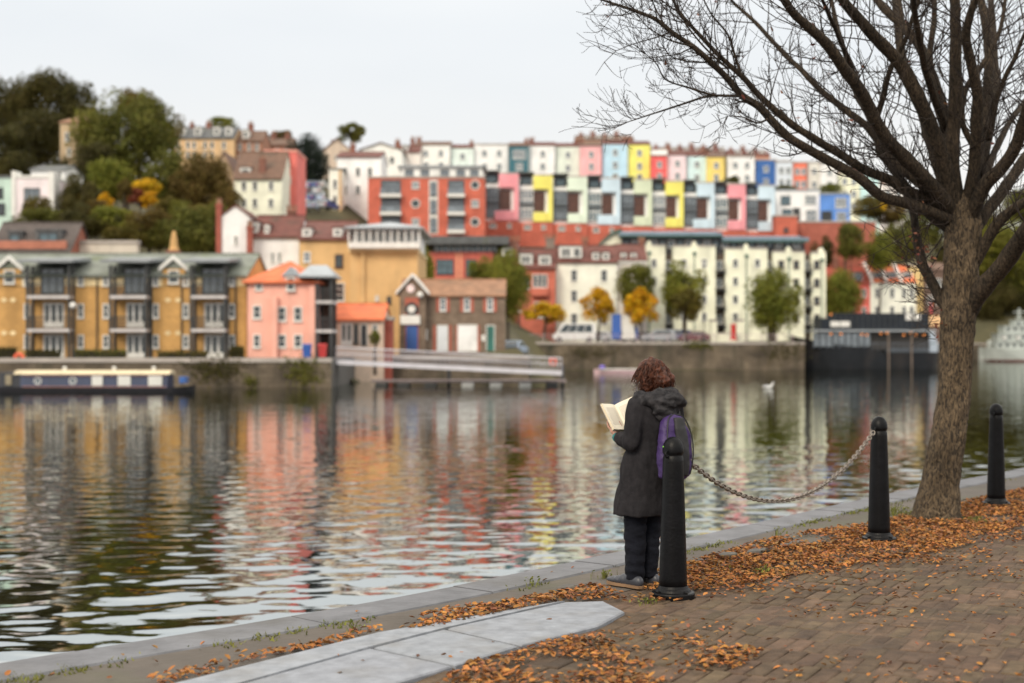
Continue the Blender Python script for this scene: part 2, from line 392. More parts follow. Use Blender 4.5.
# setts: every block modelled, rows running away from the camera
sett = mat('worn_setts', (.098,.064,.041), .85, .4, 7, bump=.7, bscale=45, island=.22, stain=((.034,.028,.022), 1.0, .6, (1,1,1)), spec=.3)
band_low = [(300,676),(380,664),(470,660),(532,648),(600,628),(627,613),(612,600),(660,588),(690,583),(740,583),(790,575),(840,566),(880,560),(960,546),(1024,529),(1100,512)]
bl = [G(*p) for p in band_low]
sett_poly = [(p.x, p.y) for p in bl] + [(16,19),(16,2),(-2,2),(-2.3,6.6)]
ang = R(-28); ux, uy = math.cos(ang), math.sin(ang)
m = MB(); rnd = random.Random(3)
BL, BW = .108, .34
for r in range(-80, 100):
    for k in range(-120, 200):
        u = k*BL + BL*(.5*(r % 2)+.22*noise.noise((r*3.7,2,1))); v = -r*BW + 8.0
        u += rnd.uniform(-.006, .006)
        cx = ux*u - uy*v + 8.0; cy = uy*u + ux*v + 2.0
        if not (-3 < cx < 15 and 5.5 < cy < 19): continue
        if abs(cx/cy) > .62: continue
        if not inpoly(cx, cy, sett_poly): continue
        hl = BL/2-.005; hw = BW/2-.004; z = -.006 + rnd.gauss(0, .0018) + .008*noise.noise((cx*.6, cy*.6, 3)) ; tx = rnd.gauss(0,.012); ty = rnd.gauss(0,.02); c_ = .009
        vs = []
        for (du, dv, dz) in ((-hl,-hw,-.03),(hl,-hw,-.03),(hl,hw,-.03),(-hl,hw,-.03),(-hl,-hw,-.006),(hl,-hw,-.006),(hl,hw,-.006),(-hl,hw,-.006),(-hl+c_,-hw+c_,0),(hl-c_,-hw+c_,0),(hl-c_,hw-c_,0),(-hl+c_,hw-c_,0)):
            vs.append((cx+ux*du-uy*dv, cy+uy*du+ux*dv, z+dz+(du*tx+dv*ty if dz > -.02 else 0)))
        m.add(vs, [(8,9,10,11),(4,5,9,8),(5,6,10,9),(6,7,11,10),(7,4,8,11),(0,1,5,4),(1,2,6,5),(2,3,7,6),(3,0,4,7)])
tag(m.build('sett_paving', sett), kind='structure')

# pale flagstones at the lower left
flag = mat('pale_flagstone', (.215,.23,.26), .75, .24, 9, bump=.4, bscale=22, stain=((.17,.165,.16), 2.6, .55, (1,1,1)), island=.10, detail=10)
def flags(quads):
    m = MB()
    for q in quads:
        ps = [G(*p) for p in q]; c0 = sum(ps, Vector())/len(ps)
        top = [(p + (c0-p).normalized()*.024) for p in ps]; low = [(p + (c0-p).normalized()*.012) for p in ps]
        n = len(ps)
        m.add([(p.x,p.y,.016) for p in top]+[(p.x,p.y,.008) for p in low]+[(p.x,p.y,-.05) for p in low],
              [tuple(range(n))]+[(n+i, n+(i+1)%n, (i+1)%n, i) for i in range(n)]+[(2*n+i, 2*n+(i+1)%n, n+(i+1)%n, n+i) for i in range(n)])
    bm = bmesh.new(); me = m.mesh('flagstone_paving', flag); bm.from_mesh(me)
    bmesh.ops.recalc_face_normals(bm, faces=bm.faces); bm.to_mesh(me); bm.free()
    return tag(link('flagstone_paving', me), kind='structure')
flags([[(446,631),(566,604),(604,603),(626,613.5),(599,628.5),(521,648)],
       [(372,650),(444,631.5),(519,648.5),(456,668)],
       [(228,690),(370,650.5),(454,668.5),(404,684),(378,693),(300,715)],
       [(380,634),(566,602.5),(445,630),(371,649),(226,689.5),(120,716),(80,710)],
       [(226,691),(298,716),(200,745),(120,718)]])

# ------------------------------------------------------------------ far bank ground and hillside
turf = mat('hillside_ground', (.055,.06,.025), .95, .5, .12, bump=.6, bscale=1.5, col2=(.10,.085,.04))
asphalt = mat('quay_asphalt', (.10,.095,.09), .9, .25, .8, bump=.2)
m = MB(); nx, ny = 70, 60
X0, X1, Y0, Y1 = -150, 240, 119, 460
for j in range(ny+1):
    for i in range(nx+1):
        x = X0+(X1-X0)*i/nx; y = Y0+(Y1-Y0)*(j/ny)**1.3
        bank = 119
        z = terr(x, y)
        if -13 < x < 1.5 and y < 126: z = -3
        if x >= 1.5 and y < 183: z = -3
        if x > 33 and y < 206: z = -3
        if x > 54 and y < 206+(x-54)*3.3 and y < 297: z = -3
        m.v.append((x, y, z))
for j in range(ny):
    for i in range(nx):
        a = j*(nx+1)+i; m.f.append((a, a+1, a+nx+2, a+nx+1)); m.m.append(0)
tag(m.build('hillside', turf, smooth=True), kind='structure')
m = MB(); m.prism([(-170,106.3),(-13.6,106.3),(-13.6,126.4),(1.6,126.4),(1.6,150),(-170,150)], -4, .72, 'z'); 
tag(m.build('far_quay_ground', asphalt), kind='structure')
m = MB(); m.prism([(1.8,182.5),(37.4,182.5),(40.4,197.5),(59.3,197.5),(87.5,290.5),(260,290.5),(260,312),(72,312),(50,250),(1.8,216)], -4, 2.08, 'z')
tag(m.build('far_road', asphalt), kind='structure')
rubble = mat('rubble_quay_stone', (.105,.080,.058), .85, .6, .35, bump=.7, bscale=3, brick=(.9,.35,.03,(.55,.52,.48)), col2=(.22,.175,.125), stain=((.030,.030,.018), .5, .95, (1,1,.3)))
coping_far = mat('far_coping', (.40,.36,.33), .8, .2, .5)
def quay_wall(label, a, b, z1, h=.3):
    a = Vector((*a, 0)); b = Vector((*b, 0)); L = (b-a).length
    o = thing('quay_wall', label, 'quay wall', (a.x, a.y, 0), rz=math.atan2(b.y-a.y, b.x-a.x))
    m = MB(); m.box(0, L, 0, .8, -4, z1-h); m.build('wall', rubble, o)
    m = MB(); m.box(-.05, L+.05, -.08, .75, z1-h, z1+.02); m.build('coping', coping_far, o)
    return o
quay_wall('rubble stone quay wall below the ochre and pink waterside houses', (-150,105.8), (-13.5,105.8), .75)
quay_wall('shadowed quay wall behind the sloping white gangway', (-13.4,125.8), (1.5,125.8), .75)
quay_wall('tall weathered quay wall below the parked cars and trees', (1.7,181.8), (37.4,181.8), 2.12)
quay_wall('low quay wall behind the dark bar boat', (40.3,196.8), (59.2,196.8), 2.12)
quay_wall('distant low quay wall behind the grey naval ship', (87,289.8), (260,289.8), 2.12)

# ------------------------------------------------------------------ building kit
_win = {}
def win_mesh(kind, w_, h_):
    """frame and pane meshes for a window, centred, front towards -y, on the wall plane y=0"""
    w_ = round(w_, 1) or .1; h_ = round(h_, 1) or .1
    key = (kind, w_, h_)
    if key in _win: return _win[key]
    f = MB(); p = MB(); a, c = w_/2, h_/2
    t_ = .10 if kind != 'french' else .15
    fm = white_trim; gm = glass
    if kind.startswith('brown'): fm = brown_wood
    if kind.startswith('dark'): fm = dark_metal
    if kind.endswith('grey'): gm = glass_grey
    if kind.endswith('blue'): gm = glass_blue
    if kind.endswith('glow'): gm = brown_pane  # plain brown pane, no emission
    if kind.startswith('round'):
        n = 20
        for i in range(n):
            q0, q1 = 2*math.pi*i/n, 2*math.pi*(i+1)/n
            vs = []
            for q in (q0, q1):
                for (s_, y_) in ((1, .0), (1, -.08), (.8, -.08), (.8, .0)): vs.append((a*s_*math.cos(q), y_, c*s_*math.sin(q)))
            f.add(vs, [(0,4,5,1),(1,5,6,2),(2,6,7,3)])
        p.prism([(a*.82*math.cos(2*math.pi*i/n), c*.82*math.sin(2*math.pi*i/n)) for i in range(n)], -.03, .02)
    else:
        f.box(-a, -a+t_, -.09, .02, -c, c); f.box(a-t_, a, -.09, .02, -c, c)
        f.box(-a+t_, a-t_, -.088, .02, c-t_, c); f.box(-a+t_, a-t_, -.088, .02, -c, -c+t_)
        f.box(-a-.06, a+.06, -.14, .02, -c-.06, -c-.002)
        if kind.startswith('french'):
            n = max(2, round(w_/.55))
            for i in range(1, n): x = -a + w_*i/n; f.box(x-.10, x+.10, -.08, .01, -c+t_, c-t_)
            f.box(-a+t_, a-t_, -.078, .01, -c+t_, -c+h_*.22)
        elif kind.startswith(('sash', 'brown', 'dark')):
            n = max(1, round(w_/.75))
            for i in range(1, n): x = -a + w_*i/n; f.box(x-.045, x+.045, -.08, .01, -c+t_, c-t_)
            n2 = max(1, round(h_/1.1)) + (1 if kind.startswith('sash') and h_ < 1.9 else 0)
            for i in range(1, n2): z = -c + h_*i/n2; f.box(-a+t_, a-t_, -.078, .01, z-.025, z+.025)
        p.box(-a+.02, a-.02, -.035, .015, -c+.02, c-.02)
    # children share: frame uses slot 0, pane mesh its own; merged version carries both for sub-parts
    fmesh = f.mesh('window_frame', fm); pmesh = p.mesh('pane', gm)
    both = MB(); both.add(f.v, f.f, 0); both.add(p.v, p.f, 1)
    bmesh_ = both.mesh('window', [fm, gm])
    _win[key] = (fmesh, pmesh, bmesh_); return _win[key]

class Bld:
    def __init__(s, name, label, cat, x0, x1, yt, yb, Y, depth, wall, roof=None, group=None, sink=4.0, yaw=0, parapet=None):
        s.Y = Y; s.s = Y/F; s.w = (x1-x0)*s.s; s.h = (yb-yt)*s.s; s.x0 = x0; s.yb = yb; s.d = depth
        s.xc = (x0+x1)/2
        s.o = thing(name, label, cat, P(s.xc, yb, Y), group, R(yaw)); s.wallm = wall
        m = MB(); a = s.w/2; H = s.h
        kind = roof[0] if roof else 'flat'
        if kind == 'gable':
            rh = roof[1]*s.s; m.prism([(-a,-sink),(a,-sink),(a,H),(0,H+rh),(-a,H)], 0, depth, 'y')
        elif kind == 'pitch':
            rh = roof[1]*s.s; m.prism([(0,-sink),(depth,-sink),(depth,H),(depth/2,H+rh),(0,H)], -a, a, 'x')
        else: m.box(-a, a, 0, depth, -sink, H)
        m.build('wall', wall, s.o)
        if roof: s.roof(kind, roof[1]*s.s, roof[2], roof[3] if len(roof) > 3 else .3)
        elif parapet:
            m = MB(); m.box(-a-.12, a+.12, -.12, depth+.1, H, H+.3); m.build('parapet', parapet, s.o)
    def u(s, px): return (px-s.xc)*s.s
    def z(s, py): return (s.yb-py)*s.s
    def roof(s, kind, rh, rm, ov=.3, name='roof', x0=None, x1=None, y0=0, y1=None, H=None, parent=None, th=.16):
        m = MB(); a0 = -s.w/2 if x0 is None else x0; a1 = s.w/2 if x1 is None else x1
        H = s.h if H is None else H; y1 = s.d if y1 is None else y1; t_ = th
        H += .004
        if kind == 'pitch':
            ym = (y0+y1)/2; k = rh/(ym-y0); e = ov*k
            m.prism([(y0-ov,H-e),(ym,H+rh),(y1+ov,H-e),(y1+ov,H-e+t_),(ym,H+rh+t_),(y0-ov,H-e+t_)], a0-ov*.4, a1+ov*.4, 'x')
            m.box(a0-ov*.4, a1+ov*.4, ym-.12, ym+.12, H+rh+t_-.05, H+rh+t_+.07)
        elif kind == 'gable':
            xm = (a0+a1)/2; k = rh/(xm-a0); e = ov*k
            m.prism([(a0-ov,H-e),(xm,H+rh),(a1+ov,H-e),(a1+ov,H-e+t_),(xm,H+rh+t_),(a0-ov,H-e+t_)], y0-ov, y1+ov, 'y')
        elif kind == 'hip':
            xm0 = a0+min((y1-y0)/2, (a1-a0)/2.01); xm1 = a1-min((y1-y0)/2, (a1-a0)/2.01); ym = (y0+y1)/2
            vs = [(a0-ov,y0-ov,H),(a1+ov,y0-ov,H),(a1+ov,y1+ov,H),(a0-ov,y1+ov,H),(xm0,ym,H+rh),(xm1,ym,H+rh)]
            lo = [(x,y,z-t_) for x,y,z in vs[:4]]
            m.add(vs+lo, [(0,1,5,4),(1,2,5),(2,3,4,5),(3,0,4),(6,7,1,0),(7,8,2,1),(8,9,3,2),(9,6,0,3),(9,8,7,6)])
        elif kind == 'mono':      # rises towards the back
            m.prism([(y0-ov,H-.05),(y1+ov,H+rh),(y1+ov,H+rh+t_),(y0-ov,H-.05+t_)], a0-ov, a1+ov, 'x')
        elif kind == 'flat':
            m.box(a0-ov, a1+ov, y0-ov, y1+ov, H, H+max(rh, .12))
        return m.build(name, rm, parent or s.o)
    def win(s, px, py, wp, hp, kind='sash', label=None, y=0, parent=None):
        f, p, bth = win_mesh(kind, wp*s.s, hp*s.s)
        if parent is not None:
            return link('window', bth, parent, (s.u(px), y, s.z(py)))
        o = link('window', f, s.o, (s.u(px), y, s.z(py))); link('pane', p, o)
        if label: o['label'] = label
        return o
    def wins(s, xs, ys, wp, hp, kind='sash'):
        for y in ys:
            for x in xs: s.win(x, y, wp, hp, kind)
    def box(s, name, m_, px0, px1, py0, py1, y0, y1, label=None, parent=None, bevel=0):
        m = MB(); m.box(s.u(px0), s.u(px1), y0, y1, s.z(py1), s.z(py0)); o = m.build(name, m_, parent or s.o, bevel=bevel)
        if label: o['label'] = label
        return o
    def chimney(s, px, wp, pyt, pyb, y=None, pots=2, mt=None):
        y = s.d/2 if y is None else y; m = MB(); hw = wp*s.s/2
        x = s.u(px); zt = s.z(pyt); m.box(x-hw, x+hw, y-.45, y+.45, s.z(pyb), zt); m.box(x-hw-.08, x+hw+.08, y-.53, y+.53, zt-.25, zt-.05)
        o = m.build('chimney', mt or chimney_brick, s.o)
        q = MB()
        for i in range(pots):
            cx = x + (i-(pots-1)/2)*min(.5, hw); q.lathe([(.15,0),(.12,.5),(.15,.52),(.15,.6)], 8, (cx, y, zt-.02))
        q.build('chimney_pot', pot_clay, o)
        return o
    def dormer(s, px, py, wp, hp, wall=None, roofm=None, y0=.4, kind='sash', dd=2.2, gable=False):
        x0, x1 = s.u(px-wp/2), s.u(px+wp/2); z0, z1 = s.z(py+hp/2), s.z(py-hp/2)
        m = MB(); m.box(x0, x1, y0, y0+dd, z0, z1); o = m.build('dormer', wall or white_trim, s.o)
        s.win(px, py+hp*.03, wp*.74, hp*.72, kind, y=y0, parent=o)
        if gable: s.roof('gable', (x1-x0)*.35, roofm or slate, .15, 'dormer_roof', x0, x1, y0, y0+dd, z1, o, .1)
        else: s.roof('flat', .12, roofm or slate, .12, 'dormer_roof', x0, x1, y0, y0+dd, z1, o)
        return o
    def door(s, px, py, wp, hp, m_, glazed=False, label=None):
        x0, x1 = s.u(px-wp/2), s.u(px+wp/2); z0, z1 = s.z(py+hp/2), s.z(py-hp/2)
        m = MB(); m.box(x0+.08, x1-.08, -.05, .02, z0, z1-.08)
        for k in (0, 1):
            for q in (0, 1):
                xa = x0+.18+(x1-x0-.36)*(k*.5+.04); xb = x0+.18+(x1-x0-.36)*(k*.5+.46); za = z0+.15+(z1-z0-.4)*(q*.5+.02); zb = z0+.15+(z1-z0-.4)*(q*.5+.44)
                m.box(xa, xb, -.075, -.04, za, zb)
        o = m.build('door', m_, s.o)
        if label: o['label'] = label
        f = MB(); f.box(x0, x0+.08, -.1, .02, z0, z1); f.box(x1-.08, x1, -.1, .02, z0, z1); f.box(x0+.08, x1-.08, -.098, .02, z1-.08, z1)
        f.build('door_frame', white_trim, o)
        h = MB(); h.ball((x1-.2, -.09, (z0+z1)/2-.1), .045, n=8, h=6); h.build('handle', dark_metal, o)
        return o
# ------------------------------------------------------------------ left waterside
ochre_b = brickm((200,148,62), 'ochre_brick'); ochre = paint((203,160,92), 'ochre_render'); pink = paint((236,160,138), 'salmon_pink_render')
cream = paint((238,230,205), 'cream_render'); whiteR = paint((240,234,220), 'white_render'); cream_band = paint((222,196,140), 'cream_band_render')
railm = mat('balcony_rail_metal', (.03,.032,.035), .45, .2); slab_m = mat('pale_balcony_slab', (.55,.52,.52), .7, .12)

fl = Bld('apartment_block', 'long ochre brick waterside apartment block with three dark balcony stacks and a mossy slate roof', 'apartment block', -60, 246.5, 275.5, 358.5, 116, 11, ochre_b, ('pitch', 24, slate_green, .35))
m = MB(); m.box(-fl.w/2-.03, fl.w/2+.03, -.035, .2, fl.z(286), fl.z(276)); m.build('cream_band', cream_band, fl.o)
for bx, rng in ((49,(32,74)), (132,(114,150)), (210,(194,228))):
    x0, x1 = rng; s_ = fl.s
    # recessed dark top storey windows and white french doors behind the posts
    fl.win(bx+4, 281, 23, 26, 'darkgrey', y=-.03); fl.win(bx+5, 315, 21, 25, 'french', y=-.0); fl.win(bx+5, 346, 21, 23, 'french', y=-.0)
    for yy in (297.5, 330.5):
        o = fl.box('balcony', slab_m, x0+1, x1+1, yy-1.4, yy+1.6, -1.5, .02)
        r = MB(); xa, xb = fl.u(x0+2), fl.u(x1); zz = fl.z(yy-1.4)
        r.box(xa, xb, -1.47, -1.42, zz+.95, zz+1.02); r.box(xa, xb, -1.46, -1.43, zz+.08, zz+.12)
        n = 26
        for i in range(n+1):
            x = xa+(xb-xa)*i/n; r.box(x-.018, x+.018, -1.455, -1.435, zz, zz+.95)
        for x in (xa, xb):
            r.box(x-.03, x+.03, -1.4, 0, zz+.93, zz+1.0)
            for q in range(6): r.box(x-.015, x+.015, -1.3+q*.24, -1.27+q*.24, zz, zz+.93)
        r.build('railing', railm, o)
    for x in (x0+1, x1):
        q = MB(); q.box(fl.u(x)-.1, fl.u(x)+.1, -1.42, -1.22, fl.z(358.4), fl.z(266)); q.build('balcony_post', railm, fl.o)
        q = MB(); q.box(fl.u(x)-.09, fl.u(x)+.09, -.22, -.04, fl.z(358.4), fl.z(266)); q.build('balcony_post', railm, fl.o)
    q = MB(); xa, xb = fl.u(x0-7), fl.u(x1+6); za = fl.z(264)
    q.add([(xa,-2.1,za),(xb,-2.1,za),(xb,3.2,za+.45),(xa,3.2,za+.45),(xa,-2.1,za+.22),(xb,-2.1,za+.22),(xb,3.2,za+.70),(xa,3.2,za+.70)], [(0,3,2,1),(4,5,6,7),(0,1,5,4),(1,2,6,5),(2,3,7,6),(3,0,4,7)])
    q.build('balcony_canopy', mat('canopy_grey_metal', (.20,.215,.23), .55, .2), fl.o)
for x in (-50,-32, 10): fl.win(x, 279, 9, 14, 'sash', y=-.03) if x != 10 else None
for x in (27, 81, 106, 156, 186, 232):
    for y, hh in ((281,10),(311,15),(341.5,14)): fl.win(x, y, 6.2, hh, 'sash', y=-.04 if y == 281 else 0)
for gx in (10, 174):   # pedimented wall dormers
    o = fl.box('wall_gable', ochre_b, gx-11, gx+11, 269, 285.5, -.10, 2.5)
    m = MB(); a = 11.5*fl.s; z0 = fl.z(269); m.prism([(fl.u(gx)-a, z0),(fl.u(gx)+a, z0),(fl.u(gx), z0+10*fl.s)], -.1, 4, 'y'); m.build('pediment', slate_green, o)
    m = MB()
    for sg in (-1, 1):
        m.add([(fl.u(gx)+sg*(a+.25), -.35, z0-.25),(fl.u(gx), -.35, z0+10*fl.s-.05),(fl.u(gx), -.35, z0+10*fl.s+.3),(fl.u(gx)+sg*(a+.25), -.35, z0+.1),
               (fl.u(gx)+sg*(a+.25), -.12, z0-.25),(fl.u(gx), -.12, z0+10*fl.s-.05),(fl.u(gx), -.12, z0+10*fl.s+.3),(fl.u(gx)+sg*(a+.25), -.12, z0+.1)],
              [(0,1,2,3),(4,7,6,5),(0,4,5,1),(3,2,6,7),(0,3,7,4),(1,5,6,2)])
    m.build('bargeboard', white_trim, o)
    fl.win(gx, 277, 11, 14, 'sash', y=-.12, parent=o)
for x in (97.4, 152, 182, 236):
    m = MB(); m.tube([(fl.u(x), -.12, fl.z(358)), (fl.u(x), -.12, fl.z(277))], .06, 8); m.build('downpipe', railm, fl.o)
for x, y in ((4,300),(13,300),(4,333),(13,333),(168,300),(178,300),(168,333),(178,333)):
    m = MB(); m.prism([(fl.u(x)-.3, fl.z(y)),(fl.u(x), fl.z(y)-.22),(fl.u(x)+.3, fl.z(y)),(fl.u(x), fl.z(y)+.22)], -.03, .02, 'y'); m.build('cream_tile', cream_band, fl.o)

pk = Bld('house', 'salmon pink waterside house with an orange hipped roof and a balcony tower', 'house', 247.5, 316, 281.5, 358.5, 115, 9, pink, ('hip', 24, orange_tile, .4))
pk.box('pilaster', pink, 272.5, 278, 297, 358.4, -.5, .02)
pk.box('pilaster', pink, 309.5, 315.5, 286, 358.4, -.35, .02)
for x, y, w_, h_ in ((259,286,8,9),(257,312,9,13),(282,314,9,15),(298,314,9,15),(257,341,8,13),(282,341,9,14),(298,341,9,14)): pk.win(x, y, w_, h_, 'sash')
o = pk.box('wall_gable', pink, 283, 299, 276, 285, -.12, 3)
m = MB(); a = 9.5*pk.s; z0 = pk.z(276); m.prism([(pk.u(291)-a, z0),(pk.u(291)+a, z0),(pk.u(291), z0+.75)], -.3, 4.2, 'y'); m.build('gable_roof', lead_roof, o)
pk.win(291, 284, 9, 13, 'sash', y=-.13, parent=o)
for x in (317.5, 331.5):
    q = MB(); q.box(pk.u(x)-.13, pk.u(x)+.13, -.3, -.04, pk.z(358.4), pk.z(276)); q.build('balcony_post', railm, pk.o)
    q = MB(); q.box(pk.u(x)-.11, pk.u(x)+.11, 2.3, 2.5, pk.z(358.4), pk.z(276)); q.build('balcony_post', railm, pk.o)
for yy in (302, 331):
    o = pk.box('balcony', slab_m, 316.3, 333, yy-1.3, yy+1.6, -.4, 2.8)
    r = MB(); xa, xb = pk.u(317), pk.u(332.6); zz = pk.z(yy-1.3); r.box(xa, xb, -.36, -.31, zz+.95, zz+1.02)
    for i in range(13): x = xa+(xb-xa)*i/12; r.box(x-.018, x+.018, -.35, -.32, zz, zz+.95)
    r.build('railing', railm, o)
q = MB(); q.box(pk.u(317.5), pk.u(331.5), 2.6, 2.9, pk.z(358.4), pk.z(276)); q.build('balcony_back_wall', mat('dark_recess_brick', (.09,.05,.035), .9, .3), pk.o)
q = MB(); cxa, cxb, zz = pk.u(300), pk.u(336), pk.z(276)
q.add([(cxa,-1,zz),(cxb,-1,zz),(cxb,4,zz),(cxa,4,zz),(pk.u(308),1.2,zz+.95),(pk.u(325),1.2,zz+.95),(cxa,-1,zz-.15),(cxb,-1,zz-.15),(cxb,4,zz-.15),(cxa,4,zz-.15)],
      [(0,1,5,4),(1,2,5),(2,3,4,5),(3,0,4),(6,7,1,0),(7,8,2,1),(8,9,3,2),(9,6,0,3),(9,8,7,6)]); q.build('tower_roof', lead_roof, pk.o)

ct = Bld('cottage', 'low cream cottage with an orange tiled roof behind the white gangway railing', 'cottage', 333, 383, 319.5, 352, 123, 7, paint((226,196,170), 'peach_render'), ('pitch', 15, orange_tile, .35))
ct.win(346.5, 334, 11, 22, 'french'); ct.win(356, 334, 5, 20, 'dark'); ct.door(364, 335, 7, 22, dark_metal); ct.win(375, 329, 6, 9, 'sash')
br = Bld('brick_pier', 'rust red brick pier between the cream cottage and the stone building', 'brick pier', 384, 391, 320, 352, 124, 3, brickm((165,72,50), 'red_pier_brick'), None, parapet=coping_far)
wh = Bld('warehouse', 'tall ochre rendered warehouse topped by a white colonnaded rooftop room', 'warehouse', 350, 417.5, 249, 352, 136, 14, ochre, None)
q = Bld('warehouse', 'ochre rendered wing with maroon roof and small white dormers beside the colonnaded warehouse', 'warehouse', 299.5, 350, 239.5, 352, 137, 12, ochre, ('pitch', 22, maroon_tile, .3))
q.win(307, 257, 7, 10, 'sashgrey'); q.win(339, 261, 8, 14, 'brown'); q.win(340, 292, 9, 19, 'sash'); q.win(318, 300, 6, 9, 'sash')
for x in (306, 337): q.dormer(x, 232, 9, 9, roofm=maroon_tile)
wh.win(389, 300, 4, 7, 'dark'); wh.win(377, 298, 3.5, 5, 'sashgrey'); wh.win(405, 302, 4, 7, 'dark')
wh.box('pilaster', ochre, 361, 365, 250, 352, -.25, .02); wh.box('cornice', cream_band, 349, 418.5, 249, 252, -.3, 14)
o = wh.box('rooftop_room', whiteR, 352, 417, 228, 247, .6, 12)
for x in range(354, 417, 5): wh.win(x+1.2, 238, 3.2, 11, 'plain', y=.6, parent=o)
wh.box('gallery', white_trim, 350, 420.5, 243, 248.8, -1.1, -.95, parent=o)
wh.box('gallery', white_trim, 350, 420.5, 247.3, 249.2, -.94, .58, parent=o)
m = MB()
for x in range(350, 421, 7): m.box(wh.u(x)-.07, wh.u(x)+.07, -1.06, -.92, wh.z(247), wh.z(228))
m.build('column', white_trim, o)
wh.roof('hip', 11*wh.s, lead_roof, .5, 'roof', wh.u(351), wh.u(419), -.9, 12.4, wh.z(228))

cw_ = Bld('house', 'white gabled house with tall red brick chimney stacks behind the orange hipped roof', 'house', 221.5, 249, 216, 290, 141, 9, whiteR, ('gable', 10, maroon_tile, .15))
cw_.chimney(219, 5, 204, 290, y=.2, mt=red_stack); cw_.chimney(250.5, 5, 227, 290, y=-.3, mt=red_stack); cw_.win(236, 240, 4, 9, 'sash')
cc_ = Bld('house', 'long white house with maroon roof and teal window pair left of the ochre warehouse', 'house', 252, 299, 236.5, 290, 142, 8, whiteR, ('pitch', 23, maroon_tile, .3))
cc_.win(272.5, 257, 4.5, 10, 'sashblue'); cc_.win(279.5, 257, 4.5, 10, 'sashblue')
cc_.dormer(254.5, 227, 6, 11, roofm=maroon_tile); cc_.dormer(266, 229, 5, 10, roofm=maroon_tile); cc_.chimney(284, 8, 206, 240, y=5, pots=3)

# behind the ochre flats
hb = Bld('house', 'low house with a big dark brown roof and blue glazed dormers behind the ochre flats', 'house', -8, 70, 249, 300, 136, 7, brickm((150,80,55), 'brown_red_brick'), ('pitch', 28, mat('dark_brown_slate', (.075,.06,.055), .8, .3, 1.2, bump=.5), .5))
hb.dormer(45, 236, 26, 13, wall=slate, kind='darkblue', y0=1.0); hb.dormer(11, 237, 14, 12, wall=slate, kind='darkblue', y0=1.0)
hb.box('cornice', brickm((176,104,78), 'cornice_brick'), -8, 67, 241, 249, -.35, .1)
Bld('garden_wall', 'plain pale rendered garden wall between the brown roof and the hill trees', 'wall', 71, 137, 243.5, 300, 139, 1, paint((190,180,165), 'grey_render'), None, parapet=coping_far)
sc_ = Bld('chimney_stack', 'lone brick chimney stack topped by a sand coloured cone above the ochre flats', 'chimney', 166, 178, 250, 290, 129, 1.5, chimney_brick, None)
m = MB(); m.lathe([(.52,0),(.40,.25),(.30,1.1),(.16,1.7),(.05,1.8)], 10, (0,.75,sc_.h)); m.build('chimney_pot', mat('sand_pot', (.5,.3,.12), .8, .2), sc_.o)
# hillside left
pp = Bld('house', 'pale pink flat fronted house with white parapet sides among dark trees', 'house', 13, 52, 178, 216, 170, 9, paint((232,208,212), 'pale_pink_render'), None, parapet=white_trim)
pp.box('side_parapet', white_trim, 12, 16, 171, 216, -.2, 2); pp.box('side_parapet', white_trim, 49, 54.5, 172, 216, -.2, 2)
pp.win(32, 194, 16, 12, 'darkgrey'); pp.win(27, 210, 9, 12, 'dark'); pp.win(42, 210, 8, 12, 'dark')
mn = Bld('house', 'mint green house cut by the left picture edge beside the pale pink house', 'house', -22, 11.5, 178, 216, 171, 9, paint((176,204,192), 'mint_render'), None, parapet=slate)
mn.win(0, 193, 7, 11, 'dark'); mn.win(1, 209, 8, 12, 'dark')
w3 = Bld('house', 'slim white house with dark roof half hidden behind the pale pink house', 'house', 31, 64, 170, 205, 178, 8, whiteR, ('pitch', 7, slate, .4)); w3.win(60, 176, 5, 9, 'sash'); w3.win(60, 192, 5, 9, 'sash')
tw = Bld('stone_house', 'tall sandstone house with a rounded roof squeezed between the hill trees', 'house', 60, 88, 122, 165, 205, 9, paint((176,150,112), 'sandstone'), ('hip', 12, tan_tile, .2)); tw.win(67, 137, 4, 9, 'sash'); tw.win(69, 152, 4, 8, 'sash'); tw.win(79, 140, 4, 9, 'sash')
sand_b = paint((206,166,112), 'sandstone_terrace')
jt = Bld('terrace', 'sandstone terrace with slate roof and white dormers on the left hilltop', 'terrace', 170, 234, 138, 168, 262, 10, sand_b, ('pitch', 14, slate, .3))
for x in (181,197,216,228): jt.dormer(x, 131, 6, 9)
jt.wins((178,188,194,205,212,224), (145,155), 4, 7); jt.chimney(203, 5, 119, 130); jt.chimney(186, 4, 120, 130)
j2 = Bld('terrace', 'brown roofed brick terrace on the hilltop right of the sandstone dormers', 'terrace', 234, 262, 141, 175, 264, 10, brickm((165,110,80), 'brown_terrace_brick'), ('pitch', 13, brown_tile, .3)); j2.wins((240,249,257), (147,158), 4, 7); j2.chimney(246, 5, 120, 132); j2.dormer(245, 134, 6, 9)
gh = Bld('house', 'cream house with a huge brown roof and one dormer left of the coral house', 'house', 234, 282, 178, 222, 190, 10, paint((240,234,196), 'pale_yellow_render'), ('pitch', 30, brown_tile, .3))
gh.dormer(244, 171, 11, 9, roofm=brown_tile, y0=1.0); gh.wins((244,255,271), (186,203), 5, 9); gh.chimney(261, 6, 158, 180, y=1.2)
g2 = Bld('house', 'brown roofed gable house above the tree left of the cream hillside house', 'house', 212, 236, 178, 220, 196, 10, paint((170,140,110), 'brown_render'), ('gable', 26, brown_tile, .3)); g2.win(228, 190, 5, 8)
ch = Bld('house', 'narrow coral red house beside the dark round evergreen', 'house', 265, 296.5, 152, 212, 197, 9, paint((224,100,88), 'coral_render'), None, parapet=paint((240,150,130), 'light_coral')); ch.win(278, 165, 6, 10, 'sash'); ch.win(289, 180, 4, 8, 'sash'); ch.win(278, 186, 6, 10, 'sash')
